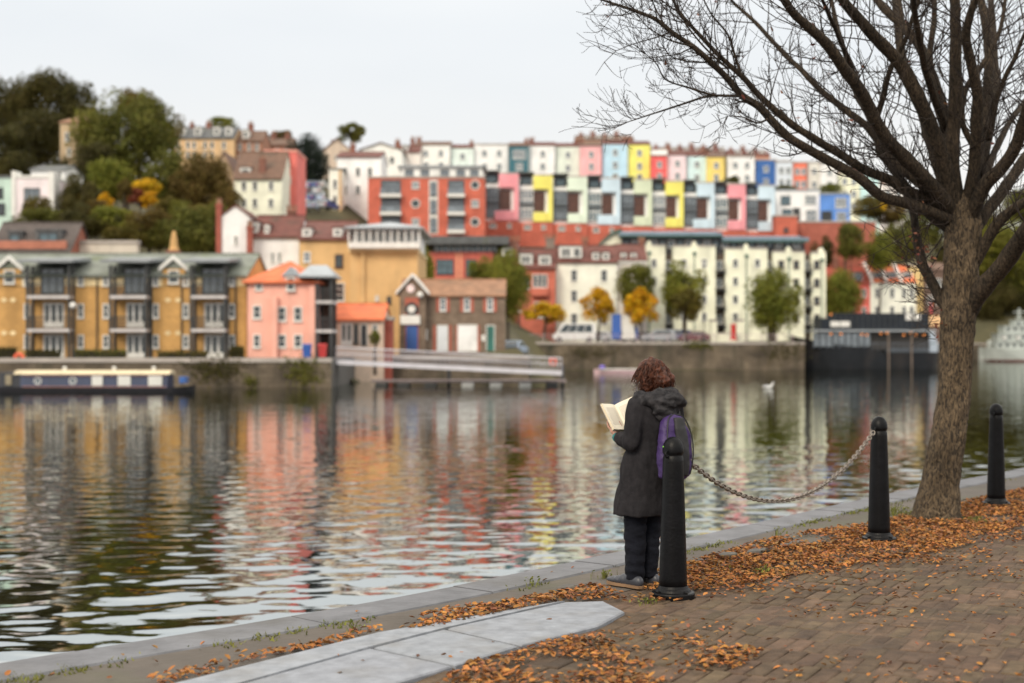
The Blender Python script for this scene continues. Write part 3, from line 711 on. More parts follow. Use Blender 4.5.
# stone building with the clock gable
stone = mat('brown_rubble_stone', (.22,.165,.125), .9, .3, 1.2, bump=.7, bscale=5, brick=(.55,.25,.02,(.72,.68,.62)), stain=((.10,.075,.055), .5, .6))
redq = brickm((178,88,64), 'red_quoin_brick')
st = Bld('stone_building', 'brown stone building with tan tiled roof and red brick window surrounds beside the gangway', 'stone building', 400, 505, 296, 352, 131, 8, stone, ('pitch', 17, tan_tile, .25))
for x in (443, 467, 490):
    st.win(x, 304.5, 6, 13, 'sashgrey')
    for dx in (-5.2, 5.2): st.box('brick_surround', redq, x+dx-1.6, x+dx+1.6, 297.5, 312, -.06, .02)
st.door(442.5, 338, 11, 26, paint((200,205,210), 'pale_grey_door'), label='pale grey door'); st.door(467.5, 338, 20, 27, paint((235,225,230), 'white_garage_door'), label='wide white door'); st.door(490.5, 338, 9, 26, paint((20,110,100), 'teal_door'), label='teal door')
st.box('notice_board', white_trim, 421, 427.5, 329, 340, -.06, .02); st.box('notice_board', white_trim, 481.5, 485, 335, 341, -.06, .02)
for x in (434.5, 450.5, 457, 478.5): st.box('brick_surround', redq, x-1.3, x+1.3, 325, 351.5, -.05, .02)
gb = MB(); x0, x1 = st.u(400.5), st.u(426); gb.prism([(x0,-1),(x1,-1),(x1,st.z(294)),((x0+x1)/2,st.z(278)),(x0,st.z(294))], -1.1, 3.5, 'y'); gw = gb.build('gable_wing', stone, st.o)
m = MB()
for sg, xe in ((-1, x0-.35), (1, x1+.35)):
    xm = (x0+x1)/2; za, zb = st.z(295.5), st.z(277)
    m.add([(xe,-1.35,za),(xm,-1.35,zb),(xm,-1.35,zb+.3),(xe,-1.35,za+.3),(xe,3,za),(xm,3,zb),(xm,3,zb+.3),(xe,3,za+.3)], [(0,1,2,3),(4,7,6,5),(0,4,5,1),(3,2,6,7),(0,3,7,4),(1,5,6,2)])
m.build('bargeboard', white_trim, gw)
def at_gable(name, mt, px0, px1, py0, py1, y0=-1.18, y1=-1.09, par=None): return st.box(name, mt, px0, px1, py0, py1, y0, y1, parent=par or gw)
at_gable('brick_panel', redq, 406, 419.5, 298, 351, -1.14, -1.09)
m = MB(); m.prism([(st.u(412.5)+.62*math.cos(i*math.pi/12), st.z(309.5)+.62*math.sin(i*math.pi/12)) for i in range(24)], -1.26, -1.15, 'y'); m.build('clock', dark_metal, gw)
m = MB(); m.prism([(st.u(412.5)+.34*math.cos(i*math.pi/12), st.z(309.5)+.34*math.sin(i*math.pi/12)) for i in range(24)], -1.285, -1.265, 'y'); m.build('clock_face', white_trim, gw)
m = MB(); m.prism([(st.u(411.5)+.36*math.cos(i*math.pi/12), st.z(289)+.36*math.sin(i*math.pi/12)) for i in range(24)], -1.2, -1.1, 'y'); m.build('roundel', paint((235,200,200), 'pale_roundel'), gw)
at_gable('sign_board', white_trim, 401.5, 421, 315.5, 324.5, -1.36, -1.28); at_gable('door', paint((24,78,150), 'blue_door_paint'), 407, 418.5, 326, 351.5, -1.2, -1.13)
m = MB(); m.ball((st.u(421), -1.3, st.z(295.5)), .3, n=10, h=8); m.build('wall_lamp', white_trim, gw, smooth=True)

# ------------------------------------------------------------------ middle: red brick flats, coloured town houses, hilltop terrace
rb = brickm((205,92,62), 'orange_red_brick')
rf = Bld('apartment_block', 'red brick apartment block with white balcony bays and round windows', 'apartment block', 368, 484.5, 178, 236, 226, 12, rb, None, parapet=coping_far)
pent = rf.box('penthouse', paint((214,216,214), 'pale_penthouse'), 400, 482, 165, 177.8, 2.5, 11)
for x in (408,424,444,460,474): rf.win(x, 171, 9, 7, 'darkgrey', y=2.5, parent=pent)
rf.roof('flat', .2, lead_roof, .5, 'penthouse_roof', rf.u(399), rf.u(483), 2.5, 11, rf.z(165), pent)
for x0, x1 in ((381,401),(448,464.5)):
    rf.box('recess_shade_panel', mat('recess_shade_grey', (.10,.11,.12), .6, .3), x0, x1, 180, 234, -.06, .02)  # flat panel on the wall, the recess shade is put into its grey
    for k in range(3):
        yt = 180+18*k; rf.win((x0+x1)/2, yt+8, (x1-x0)*.84, 13, 'darkgrey', y=-.06)
        o = rf.box('balcony', white_trim, x0-.5, x1+.5, yt+14.5, yt+17.8, -1.3, -.07)
        r = MB(); r.box(rf.u(x0), rf.u(x1), -1.28, -1.22, rf.z(yt+14.5), rf.z(yt+9)); r.build('balustrade', glass_grey, o)
rf.box('glazed_strip', white_trim, 429, 438, 180, 234, -.05, .02)
for y in (189, 207, 225): rf.win(433.5, y, 6.5, 14, 'darkgrey', y=-.05)
for x, k in ((415.5, 1), (475, 0)):
    for i, y in enumerate((185, 203.5, 222)):
        if (i + k) % 2: rf.win(x, y, 7.5, 7.5, 'sashgrey')
        else: rf.win(x, y, 9.5, 9.5, 'roundwhite')
    if k: rf.win(x, 203.5, 9.5, 9.5, 'roundwhite', y=-.01)
pv = Bld('pavilion', 'low red building with a dark flat roof and a glass band below the red apartments', 'building', 428, 493, 252, 300, 197, 12, paint((205,88,68), 'brick_red_render'), None)
o = pv.box('glass_band', glass_blue, 434, 497, 245, 251.8, .6, 11); pv.roof('flat', 1.1, slate, 1.4, 'roof', pv.u(423), pv.u(499), -.3, 12, pv.z(245))
for x in range(436, 497, 6):
    m = MB(); m.box(pv.u(x)-.06, pv.u(x)+.06, .52, .6, pv.z(251.8), pv.z(245)); m.build('mullion', white_trim, o)
pv.win(445, 267, 17, 15, 'darkblue'); pv.win(471, 268, 11, 17, 'darkblue')
for x in (457, 461): pv.box('pilaster', paint((236,150,110), 'light_terracotta'), x-1, x+1, 253, 300, -.12, .02)

rowcols = [('pink',(238,138,150)),('yellow',(246,214,52)),('mint',(206,222,202)),('pale_blue',(184,208,232)),('sage',(196,208,176)),('yellow',(246,214,52)),('pale_blue',(184,208,232)),('pink',(236,132,148)),('pale_blue',(184,208,232))]
rowlab = ['pink framed modern town house against the red brick apartment block','yellow framed modern town house between the pink one and the mint one','mint framed modern town house right of the first yellow one','pale blue framed modern town house between the mint and sage ones','sage green framed modern town house between a pale blue one and a yellow one','yellow framed modern town house right of the sage green one','pale blue framed modern town house between a yellow one and a pink one','pink framed modern town house third from the right end of the coloured row, between two pale blue ones'.replace('third from the right end of the coloured row, ',''),'pale blue framed modern town house at the right end, beside the white modern house']
edges = [484.5,519,553,587.5,620.5,652,683.5,714.5,745.5,774.5]
dark_glaz = mat('dark_penthouse_frame', (.05,.05,.06), .5, .3)
brownpan = mat('brown_shutter_panel', (.085,.035,.025), .45, .4, 2)
baseb = brickm((196,88,60), 'plinth_brick')
for i in range(9):
    e0, e1 = edges[i], edges[i+1]; W = e1-e0; yt = 174.5+13.5*(e0-484)/290; yb = 220.5+12*(e0-484)/290; H = yb-yt; Y = 240+i*.6
    b = Bld('town_house', rowlab[i], 'town house', e0+.15, e1-.15, yt+H*.20, 246, Y, 9, whiteR, None, group='modern town houses with coloured frames in a row')
    pm = paint(rowcols[i][1], 'frame_'+rowcols[i][0])
    X = lambda t_: e0+W*t_
    Z = lambda t_: yt+H*t_
    # coloured frame: top band, right pillar, foot band, set proud of the wall
    m = MB(); a0, a1, a2 = b.u(X(.42)), b.u(X(.86)), b.u(X(.985))
    m.box(a0, a1, -.75, -.02, b.z(Z(.29)), b.z(Z(0))); m.box(a1, a2, -.76, -.02, b.z(Z(1.0)), b.z(Z(-.005))); m.box(a0 if i%3 else b.u(X(.30)), a1, -.75, -.02, b.z(Z(1.0)), b.z(Z(.80)))
    m.box(a0, a2, -.01, 8.5, b.z(Z(.195)), b.z(Z(.003)))
    fo = b.o; m.build('coloured_frame', pm, fo)
    # left glazed strip with mullions
    o = b.box('curtain_wall', glass_grey if i % 4 != 3 else glass_blue, X(.03), X(.40), Z(.31), Z(.92), -.28, -.02)
    g = MB(); xa, xb = b.u(X(.02)), b.u(X(.41)); za, zb = b.z(Z(.93)), b.z(Z(.30))
    for k in range(5): x = xa+(xb-xa)*k/4; g.box(x-.06, x+.06, -.36, -.27, za, zb)
    for k in range(4): z = za+(zb-za)*k/3; g.box(xa-.05, xb+.05, -.355, -.27, z-.07, z+.07)
    g.build('mullion', white_trim if i % 2 else dark_metal, o)
    # dark floor edge across the glazing
    b.box('floor_edge', dark_metal, X(.02), X(.42), Z(.60), Z(.645), -.5, -.37)
    b.win(X(.59), (Z(.33)+Z(.76))/2, W*.33, H*.44, 'brownglow', y=-.03)
    b.box('shutter', brownpan, X(.43), X(.49), Z(.33), Z(.76), -.2, -.02)
    # dark rooftop room at the left
    p_ = b.box('rooftop_room', dark_glaz, X(.04), X(.38), Z(-.02), Z(.2), 0.3, 7)
    b.win(X(.21), Z(.09), W*.26, H*.15, 'darkblue', y=.3, parent=p_)
    rm = MB(); rm.prism([(-.9, b.z(Z(-.05))),(8, b.z(Z(-.10))),(8, b.z(Z(-.13))),(-.9, b.z(Z(-.085)))], b.u(X(-.01)), b.u(X(.44)), 'x'); rm.build('roof', slate, b.o)
    b.box('roof_parapet', coping_far, X(.42), X(.99), Z(-.035), Z(-.006), -.8, -.5)
    pl = b.box('plinth', baseb, X(.004), X(.996), Z(1.02), 247, -.85, -.01)
    if i < 4:
        b.win(X(.25), Z(1.12), W*.2, H*.10, 'sash', y=-.86, parent=pl); b.win(X(.72), Z(1.12), W*.12, H*.10, 'sash', y=-.86, parent=pl)
bk = Bld('brick_building', 'plain red brick block between the coloured row and the white modern house', 'building', 775.5, 797.5, 216.5, 245, 241, 8, baseb, None, parapet=coping_far); bk.win(786, 230, 4, 5, 'dark')
mw2 = Bld('modern_house', 'white cubic modern house with grey glazed corner windows beside the blue cubic house', 'modern house', 776, 820, 191, 236, 248.6, 10, whiteR, None, parapet=lead_roof)
mw2.win(785.5, 200.5, 10, 9, 'darkblue'); mw2.win(810.5, 200, 11.5, 10, 'sashgrey'); mw2.win(811, 215.5, 11, 12, 'sashgrey'); mw2.win(787, 213, 10, 8, 'darkblue'); mw2.box('dark_opening_plate', dark_metal, 793, 800, 208, 222, -.05, .02)  # flat dark plate stands for the dark door, nothing is cut in
bl_ = Bld('modern_house', 'bright blue cubic modern house beside the green hillside trees', 'modern house', 820.5, 850, 194.5, 236, 248, 10, paint((62,126,208), 'bright_blue_render'), None, parapet=lead_roof)
bl_.win(841, 203, 11.5, 10.5, 'sashgrey'); bl_.win(841.5, 217.5, 10, 11, 'sashgrey'); bl_.box('dark_opening_plate', dark_metal, 821.5, 832, 211, 222, -.05, .02)  # flat dark plate on the wall paints the shade of a set-back opening
rw = Bld('retaining_wall', 'long red brick retaining wall below the white and blue modern houses', 'wall', 798, 876, 222.5, 262, 246, 1.2, brickm((168,84,62), 'retaining_brick'), None, parapet=coping_far)

top = [  # x0 x1 ytop Y colour label windows
 (415,451,145,(240,232,214),'cream hilltop house with a steep brown roof above the red brick apartments',2,'p'),
 (451,474,148,(206,222,216),'pale mint hilltop house between the cream house and the tall white house',1,'p'),
 (474,509,145,(238,236,230),'wide white hilltop house left of the dark teal house',2,'f'),
 (509,529.5,146,(22,96,112),'dark teal hilltop house with white windows',1,'p'),
 (529.5,556,145.5,(220,230,226),'whitish mint hilltop house right of the dark teal house',1,'p'),
 (556,580,146.5,(204,214,202),'grey green hilltop house left of the pink one',1,'p'),
 (580,602.5,146,(240,160,164),'salmon pink hilltop house left of the light blue one',1,'p'),
 (602.5,628,144,(166,204,226),'light blue hilltop house between the salmon pink and yellow ones',1,'p'),
 (628,651,144.5,(246,216,66),'lemon yellow hilltop house between the light blue and red ones',1,'p'),
 (651,668,156,(226,74,74),'red hilltop house with a white attic right of the lemon yellow one',1,'p'),
 (668,687,155,(228,200,206),'dusty pink hilltop house right of the red one',1,'p'),
 (687,707,156,(190,218,230),'pale sky blue hilltop house left of the golden yellow one',1,'p'),
 (707,725.5,157,(246,196,72),'golden yellow hilltop house left of the big white one',1,'p'),
 (727,755,157,(222,232,228),'big whitish hilltop house between the golden yellow and dark blue houses',2,'f'),
 (755.5,776.5,160.5,(20,92,166),'deep blue hilltop house with a lower left gable',1,'m'),
 (776.5,793,162,(196,206,218),'blue grey hilltop house between the deep blue and orange ones',2,'f'),
 (793,807.5,163,(236,104,66),'orange hilltop house right of the blue grey one',2,'f'),
 (807.5,821,163,(206,206,198),'light grey hilltop house right of the orange one',1,'f'),
 (821,838,164,(236,234,226),'white hilltop house partly behind the lowest tree branches',1,'f'),
 (838,860,173,(238,224,190),'cream hilltop house behind the lowest tree branches',2,'p'),
 (860,880,175,(182,220,222),'pale turquoise hilltop house behind the low tree branches',1,'p'),
 (880,906,184,(232,214,210),'pale rose hilltop house close to the bare tree trunk',2,'p'),
]
for i, (x0, x1, yt, c_, lab, nw, rk) in enumerate(top):
    Y = 286 + (i % 3)*.8; mt = paint(c_, 'hilltop_%d' % i)
    yb = yt + 42; roof = ('pitch', 5.5, maroon_tile if i % 3 else brown_tile, .15) if rk == 'p' else None
    b = Bld('terraced_house', lab, 'terraced house', x0+.1, x1-.1, yt, yb, Y, 9, mt, roof, group='coloured terraced houses along the hilltop', parapet=coping_far if rk != 'p' else None)
    xs = [x0+(x1-x0)*.5] if nw == 1 else [x0+(x1-x0)*.3, x0+(x1-x0)*.72]
    for x in xs:
        b.win(x, yt+8.5, 5 if i != 3 else 13, 6.5 if i != 3 else 9, 'sashgrey'); b.win(x, yt+20.5+(i % 3)*.6, 5 if i != 3 else 7, 7, 'sashgrey'); b.win(x, yt+33, 6, 7, 'sash')
    if i % 2 == 0 and rk == 'p': b.chimney(x0+2.5, 4.5, yt-9, yt+2, pots=3)
    elif rk == 'p': b.chimney(x1-3, 4, yt-8.5, yt+2, pots=2)
    if i == 9: b.box('attic', whiteR, x0+.3, x1-.3, yt-6.5, yt-.2, .4, 8)
    m = MB(); m.tube([(b.u(x1)-.15, -.08, b.z(yb)), (b.u(x1)-.15, -.08, b.z(yt)-.2)], .06, 6); m.build('downpipe', white_trim if i % 2 else railm, b.o)
for (x0,x1,yt,yb,Y,lab,col) in ((576,634,140,150,300,'brown roofed houses peeping above the light blue hilltop house',(176,140,116)), (652,724,152,160,301,'row of maroon roofs and chimneys above the red to golden hilltop houses',(200,186,176)), (728,770,155,165,300,'brick roofed building above the big whitish hilltop house',(170,110,86))):
    b = Bld('terrace', lab, 'terrace', x0, x1, yt, yb+20, Y, 9, paint(col, 'back_%d' % x0), ('pitch', 6.5, maroon_tile if x0 != 576 else brown_tile, .2))
    n = int((x1-x0)/12)
    for k in range(n): b.chimney(x0+6+k*12, 4, yt-8.5-(k % 2)*1.5, yt, pots=2+(k % 2)); b.dormer(x0+11+k*12, yt-2.5, 5, 5, roofm=maroon_tile, y0=.8)
# big white houses at the top of the steep street
n1 = Bld('house', 'big white house with a maroon roof right of the steep street of parked cars', 'house', 337, 381, 157, 216, 238, 12, whiteR, ('pitch', 9, maroon_tile, .3)); n1.wins((345,358,370), (172,190), 5, 9); n1.chimney(349, 5, 140, 156)
n2 = Bld('house', 'white house with a wide gable behind the maroon roofed white house', 'house', 360, 402, 150, 200, 262, 12, paint((232,226,214), 'ivory_render'), ('gable', 7, brown_tile, .3)); n2.wins((370,381,392), (160,), 5, 7); n2.chimney(395, 5, 137, 152)
n3 = Bld('house', 'narrow cream house with ochre drainpipe edge at the corner of the steep street', 'house', 329, 341, 169, 216, 232, 9, paint((236,230,206), 'cream_corner_render'), ('mono', 3, slate, .2)); n3.win(335, 184, 4, 9, 'sash'); n3.win(335, 200, 4, 9, 'sash'); n3.box('quoin', ochre, 339, 341.3, 170, 216, -.1, .02)
n4 = Bld('house', 'brown roofed gabled house on the skyline between the round evergreen and the white houses', 'house', 322, 352, 151, 175, 280, 9, paint((190,170,150), 'taupe_render'), ('gable', 12, maroon_tile, .3)); n4.win(337, 158, 4, 6, 'sash'); n4.chimney(330, 4, 139, 150)
n5 = Bld('terrace', 'brick terrace on the skyline left of the round evergreen', 'terrace', 262, 292, 145, 165, 275, 9, brickm((150,100,78), 'dull_terrace_brick'), ('pitch', 9, brown_tile, .3)); n5.chimney(270, 5, 130, 140); n5.chimney(284, 5, 131, 140); n5.wins((268,277,286), (152,), 4, 6)
n6 = Bld('house', 'pale house with lilac dormers behind the big white houses', 'house', 398, 420, 152, 175, 272, 9, paint((216,208,200), 'greige_render'), ('pitch', 9, maroon_tile, .3)); n6.dormer(405, 148, 6, 6); n6.chimney(411, 4, 136, 146)

# lower middle: cream terrace, red brick house
r1 = Bld('terraced_house', 'narrow red brick house with a white bay window behind the yellow tree', 'terraced house', 520, 555.5, 268, 341, 193, 9, brickm((196,96,70), 'warm_red_brick'), ('pitch', 20, maroon_tile, .3))
r1.box('bay_window_base', brickm((196,96,70)), 532, 548, 288, 296, -.8, .02)
r1.win(540, 281, 15, 13, 'sash', y=-.02); r1.dormer(526, 259, 13, 11, y0=.5, roofm=slate); r1.dormer(545, 260, 12, 10, y0=.5, roofm=slate); r1.win(527, 283, 6, 12, 'sash'); r1.win(540, 310, 12, 16, 'sash'); r1.chimney(514, 7, 238, 262, y=4, pots=4)
r0 = Bld('house', 'small brick house with a maroon roof beside the big waterside tree', 'house', 494, 519, 258, 341, 196, 9, brickm((150,74,56), 'dark_red_brick'), ('pitch', 16, maroon_tile, .3)); r0.dormer(507, 252, 10, 9); r0.wins((500,511), (272,292), 6, 10)
r2 = Bld('terraced_house', 'cream white three storey house with two tall windows above the white minibus', 'terraced house', 556, 617, 262, 341, 195, 10, paint((240,230,204), 'cream_white_render'), ('pitch', 18, maroon_tile, .3))
r2.wins((574,604), (275.5,296,319), 6.5, 11.5); r2.dormer(566, 252, 13, 12, y0=.4); r2.dormer(577, 252, 10, 12, y0=.42); r2.dormer(596, 256, 7, 8, roofm=maroon_tile); r2.dormer(606, 256, 7, 8, roofm=maroon_tile); r2.chimney(551, 9, 236, 262, y=4, pots=4, mt=paint((120,104,92), 'taupe_chimney')); r2.chimney(587, 5, 238, 250, pots=3)
r3 = Bld('terraced_house', 'pale pink house with a steep maroon roof and white dormers behind the orange tree', 'terraced house', 617.3, 647, 260, 341, 195.5, 10, paint((240,212,206), 'blush_render'), ('pitch', 17, maroon_tile, .3))
r3.dormer(624, 256, 6, 7, roofm=maroon_tile); r3.dormer(634, 256, 6, 7, roofm=maroon_tile); r3.wins((625,638), (277,299,320), 5.5, 11); r3.box('eaves_band', white_trim, 617.5, 647, 260, 263, -.25, .02); r3.chimney(645, 5, 238, 252, pots=3)
# long cream flats
cf_w = paint((236,222,194), 'cream_flats_render')
seg = [(632,664.5,246),(672,714.5,246.5),(724,766,249),(771.5,803,252),(810,824,253)]
cf = Bld('apartment_block', 'long cream apartment block with small gables and a blue grey rooftop behind the quay trees', 'apartment block', 632, 824, 256, 341, 206, 12, cf_w, None)
for x0, x1, yt in seg:
    cf.box('bay_front', cf_w, x0, x1, yt, 340.8, -1.2, .02)
    m = MB(); xm = (x0+x1)/2 if x1 < 820 else 820; a = 3.2*cf.s; z0 = cf.z(yt)-.03
    m.prism([(cf.u(xm)-a, z0),(cf.u(xm)+a, z0),(cf.u(xm)+.1, z0+5*cf.s),(cf.u(xm)-.1, z0+5*cf.s)], -1.22, .3, 'y'); m.build('gable_point', cf_w, cf.o)
    cf.box('coping', coping_far, x0-.3, xm-3.4, yt-.8, yt+.6, -1.3, .3); 
    if xm+3.4 < x1: cf.box('coping', coping_far, xm+3.4, x1+.3, yt-.8, yt+.6, -1.3, .3)
    m = MB(); m.tube([(cf.u(xm), -1.28, cf.z(340)), (cf.u(xm), -1.28, cf.z(yt+8))], .07, 6); m.build('downpipe', green_trim, cf.o)
    m = MB(); m.box(cf.u(xm)-.25, cf.u(xm)+.25, -1.5, -1.2, cf.z(yt+8.5), cf.z(yt+6)); m.build('rainwater_head', green_trim, cf.o)
for x in (653, 683, 703, 734, 756, 779.5, 794.5, 815):
    for y in (263.5, 281.5, 299.5, 317):
        cf.win(x, y+(1.5 if x > 770 else 0), 5.4, 8, 'sash' if x < 770 else 'brown', y=-1.2)
for x0, x1 in ((664.5,672),(714.5,724),(766,771.5),(803,810)):
    cf.box('recess_shade_panel', mat('recess_shade_brown', (.10,.075,.06), .8, .3), x0, x1, 254, 341, -.04, .02)  # dark strip paints the shade between the bays over the cream wall
    for y in (272, 290, 308, 326):
        o = cf.box('balcony', railm, x0-.3, x1+.3, y-.8, y+.8, -1.7, -.05)
        r = MB(); xa, xb = cf.u(x0), cf.u(x1); zz = cf.z(y-.8); r.box(xa, xb, -1.68, -1.63, zz+.9, zz+.97)
        for i in range(9): xx = xa+(xb-xa)*i/8; r.box(xx-.02, xx+.02, -1.67, -1.64, zz, zz+.9)
        r.build('railing', railm, o)
        cf.win((x0+x1)/2, y-7, (x1-x0)*.7, 9, 'sashgrey', y=-.05)
o = cf.box('rooftop_storey', dark_glaz, 622, 806, 236.5, 255.8, 1.0, 10)
for k, x in enumerate(range(627, 806, 9)): cf.win(x, 243.5, 7, 7.5, 'plaingrey' if k % 2 else 'darkblue', y=1.0, parent=o)
for xa_, xb_, ya in ((619,722,226.5),(722,808,231.5)):
    for nm, mt, dy, th, yy0 in (('roof', blue_metal, 0, .35, -.6), ('roof_edge', green_trim, .36, .5, -.66)):
        m = MB(); pl = []
        n = 8
        for i in range(n+1):
            t_ = i/n; pl.append((yy0 + 12*t_ if nm == 'roof' else yy0, 0))
        xa, xb = cf.u(xa_), cf.u(xb_)
        if nm == 'roof':
            top_ = [(-.6+11.5*i/n, cf.z(ya+9)+ (1.35)*math.sin(math.pi/2*i/n)) for i in range(n+1)]
            m.prism(top_+[(10.9, cf.z(ya+9)-.2),(-.6, cf.z(ya+9)-.2)], xa, xb, 'x'); m.box(xa, xb, -.74, -.6, cf.z(ya+9.3), cf.z(ya+6.2))
        else:
            m.box(xa-.05, xb+.05, -.75, -.6, cf.z(ya+10.6), cf.z(ya+9.4))
        m.build(nm, mt, cf.o)
ce = Bld('building', 'cream building end with a curved green edged roof left of the long cream flats', 'building', 600, 622, 245, 341, 207, 12, cf_w, None)
m = MB(); xa, xb = ce.u(598), ce.u(621.5); n = 10
arc = [(xa+(xb-xa)*i/n, ce.h+ 2.2*math.sin(math.pi/2*i/n)) for i in range(n+1)]
m.prism([(x, z-.25 if 0 < i < n else z-.25) for i, (x, z) in enumerate(arc)][::-1]+[(x, z+.1) for x, z in arc], -.6, 12.2, 'y'); m.build('curved_roof', green_trim, ce.o)
m = MB(); m.prism([(xa+.3, ce.h-.5)]+[(x, z-.26) for x, z in arc]+[(xb, ce.h-.5)], -.03, 12, 'y'); m.build('gable_infill', cf_w, ce.o)
ce.wins((609,), (256,275,295), 5, 8)
# blue hoarding and white wedge on the quay
o = thing('notice_stand', 'tall blue panel standing beside a white wedge shaped screen among the parked cars', 'panel', P(618, 339, 187), None)
s_ = 187/F
m = MB(); m.box(-6*s_, 3*s_, 0, .3, 0, 25*s_); m.build('blue_panel', paint((28,88,176), 'hoarding_blue'), o)
m = MB(); m.prism([(4*s_,0),(17*s_,0),(15.5*s_,20*s_),(6*s_,33*s_)], -.2, .3, 'y'); m.build('white_screen', white_trim, o)
m = MB(); m.box(17.3*s_, 20*s_, 0, .3, 0, 12*s_); m.build('blue_post', paint((28,88,176)), o)

# right: red and cream houses with orange roofs behind the dark moored boat
rr = Bld('terraced_house', 'red house with a maroon roof and pale windows behind the round quay tree', 'terraced house', 826, 870, 283, 345, 240, 10, paint((206,78,66), 'tomato_render'), ('pitch', 16, mat('red_roof_tile', (.34,.075,.05), .8, .25, 1.4, bump=.5), .3))
rr.wins((852,864), (293,311,327), 5, 8); rr.dormer(859, 277, 8, 9, roofm=maroon_tile, kind='darkgrey'); rr.chimney(842, 5, 257, 272, pots=2); rr.chimney(848, 4, 260, 272, y=2)
wc = Bld('terrace', 'cream terrace with three orange roofs divided by white party walls behind the dark boat', 'terrace', 870.3, 916, 282, 345, 240, 10, paint((240,230,204), 'cream_terrace'), ('pitch', 17, orange_tile, .2))
wc.wins((877,892,904,911.5), (293,311,327), 4.5, 10)
for x in (871.5, 886, 901):
    m = MB(); rh = 17*wc.s; m.prism([(-.3, wc.h-.4),(5, wc.h+rh+.2),(10.2, wc.h-.2),(10.2, wc.h+.4),(5, wc.h+rh+.8),(-.3, wc.h+.5)], wc.u(x)-.22, wc.u(x)+.22, 'x'); m.build('party_wall', white_trim, wc.o)
for x in (879, 894, 909): wc.dormer(x, 276, 9, 8, roofm=lead_roof, kind='darkgrey', y0=1.0)
yo = Bld('building', 'plain ochre gable end right of the orange roofed cream terrace', 'building', 908, 924, 266, 345, 243, 10, paint((216,184,110), 'pale_ochre_render'), None, parapet=coping_far)
db = Bld('building', 'dark brown shopfront building half hidden by the bare tree trunk', 'building', 924.5, 950, 270, 345, 242, 10, paint((92,66,52), 'brown_shop_render'), ('pitch', 8, brown_tile, .2)); db.wins((930,939), (283,300), 5, 9, 'sash'); db.box('red_banner', paint((196,36,60), 'banner_red'), 930, 932, 302, 314, -.12, -.02); db.box('shop_fascia', paint((226,178,120), 'fascia_tan'), 926, 942, 316, 326, -.15, -.02)
rt = Bld('house', 'red tiled house low behind the round quay tree', 'house', 824.5, 846, 287, 345, 246, 8, paint((150,62,52), 'deep_red_render'), ('hip', 12, orange_tile, .3)); rt.win(834, 300, 5, 8)

# ------------------------------------------------------------------ boats
def hull(stations, m=0):
    """stations: (x, half beam at deck, half beam at water, z deck, z keel); lofted closed hull along x"""
    mb = MB(); n = len(stations)
    for x, bd, bw, zd, zk in stations:
        mb.v += [(x,-bd,zd),(x,-bw,.0),(x,-bw*.8,zk),(x,bw*.8,zk),(x,bw,.0),(x,bd,zd)]
    for i in range(n-1):
        for e in range(6): mb.f.append((i*6+e,(i+1)*6+e,(i+1)*6+(e+1)%6,i*6+(e+1)%6)); mb.m.append(m)
    mb.f.append(tuple(range(6))); mb.m.append(m); mb.f.append(tuple((n-1)*6+e for e in range(6))[::-1]); mb.m.append(m)
    return mb
YN = 96.0; sN = YN/F
nb = thing('narrowboat', 'navy blue narrowboat with a cream roof moored below the ochre flats', 'boat', ((84-512)*sN, YN+1, WZ))
nu = lambda px: (px-84)*sN; nz_ = lambda py: (392.5-py)*sN
hb_ = hull([(nu(-40),.15,.1,.80,-.4),(nu(-30),.7,.5,.68,-.5),(nu(-16),1.03,1.0,.52,-.5),(nu(0),1.05,1.03,.36,-.5),(nu(172),1.05,1.03,.32,-.5),(nu(186),.95,.7,.42,-.5),(nu(191),.5,.3,.48,-.4)])
hb_.build('hull', mat('black_hull', (.014,.014,.018), .4, .3), nb)
navy = mat('navy_paint', (.026,.038,.085), .35, .2); creamp = mat('cream_roof_paint', (.62,.52,.34), .5, .12)
m = MB(); m.prism([(-.99,.28),(.99,.28),(.86,nz_(374.6)),(-.86,nz_(374.6))], nu(20), nu(167), 'x'); cab = m.build('cabin', navy, nb)
m = MB(); zr = nz_(374.4); m.prism([(-.93,zr),(.93,zr),(.6,zr+.2),(0,zr+.27),(-.6,zr+.2)], nu(13), nu(169), 'x'); m.build('roof', creamp, nb)
m = MB()
for za, zb in ((nz_(387.2), nz_(386.4)), (nz_(376), nz_(375.5))): m.box(nu(22), nu(166), -.96-.03, -.9, za, zb)
m.build('coach_line', mat('coach_line_red', (.35,.16,.13), .5, .1), cab)
ypane = -.955
for x in (37.7, 72.7):
    f, p, b2 = win_mesh('roundgrey', .52, .52); o = link('porthole', f, nb, (nu(x), -.93, nz_(381))); link('pane', MB().mesh('e', white_trim) if 0 else p, o); o['label'] = 'round porthole'
whitep = mat('white_window_blind', (.66,.66,.63), .4, .08)
for x, w_ in ((97,11),(124,13),(155,14)):
    m = MB(); m.box(nu(x-w_/2), nu(x+w_/2), -.99, -.9, nz_(386), nz_(376)); o = m.build('window', whitep, nb, bevel=.03)
    m = MB(); m.box(nu(x-w_/2)-.04, nu(x+w_/2)+.04, -.97, -.88, nz_(386.4), nz_(375.6)); m.build('window_frame', dark_metal, o)
m = MB(); m.box(nu(5), nu(11), -.95, -.1, .5, nz_(375)); m.build('fore_door', mat('dull_cream_door', (.26,.22,.15), .6, .15), nb)
m = MB(); m.prism([(-.9,.3),(.9,.3),(.75,nz_(372.5)),(-.75,nz_(372.5))], nu(-2), nu(19.6), 'x'); m.build('fore_cabin', mat('dark_tarpaulin', (.02,.022,.03), .7, .3), nb)
m = MB(); m.box(nu(178), nu(184), -.7, .3, .62, nz_(377)); m.build('stern_locker', mat('blue_tarp', (.03,.10,.32), .6, .2), nb)
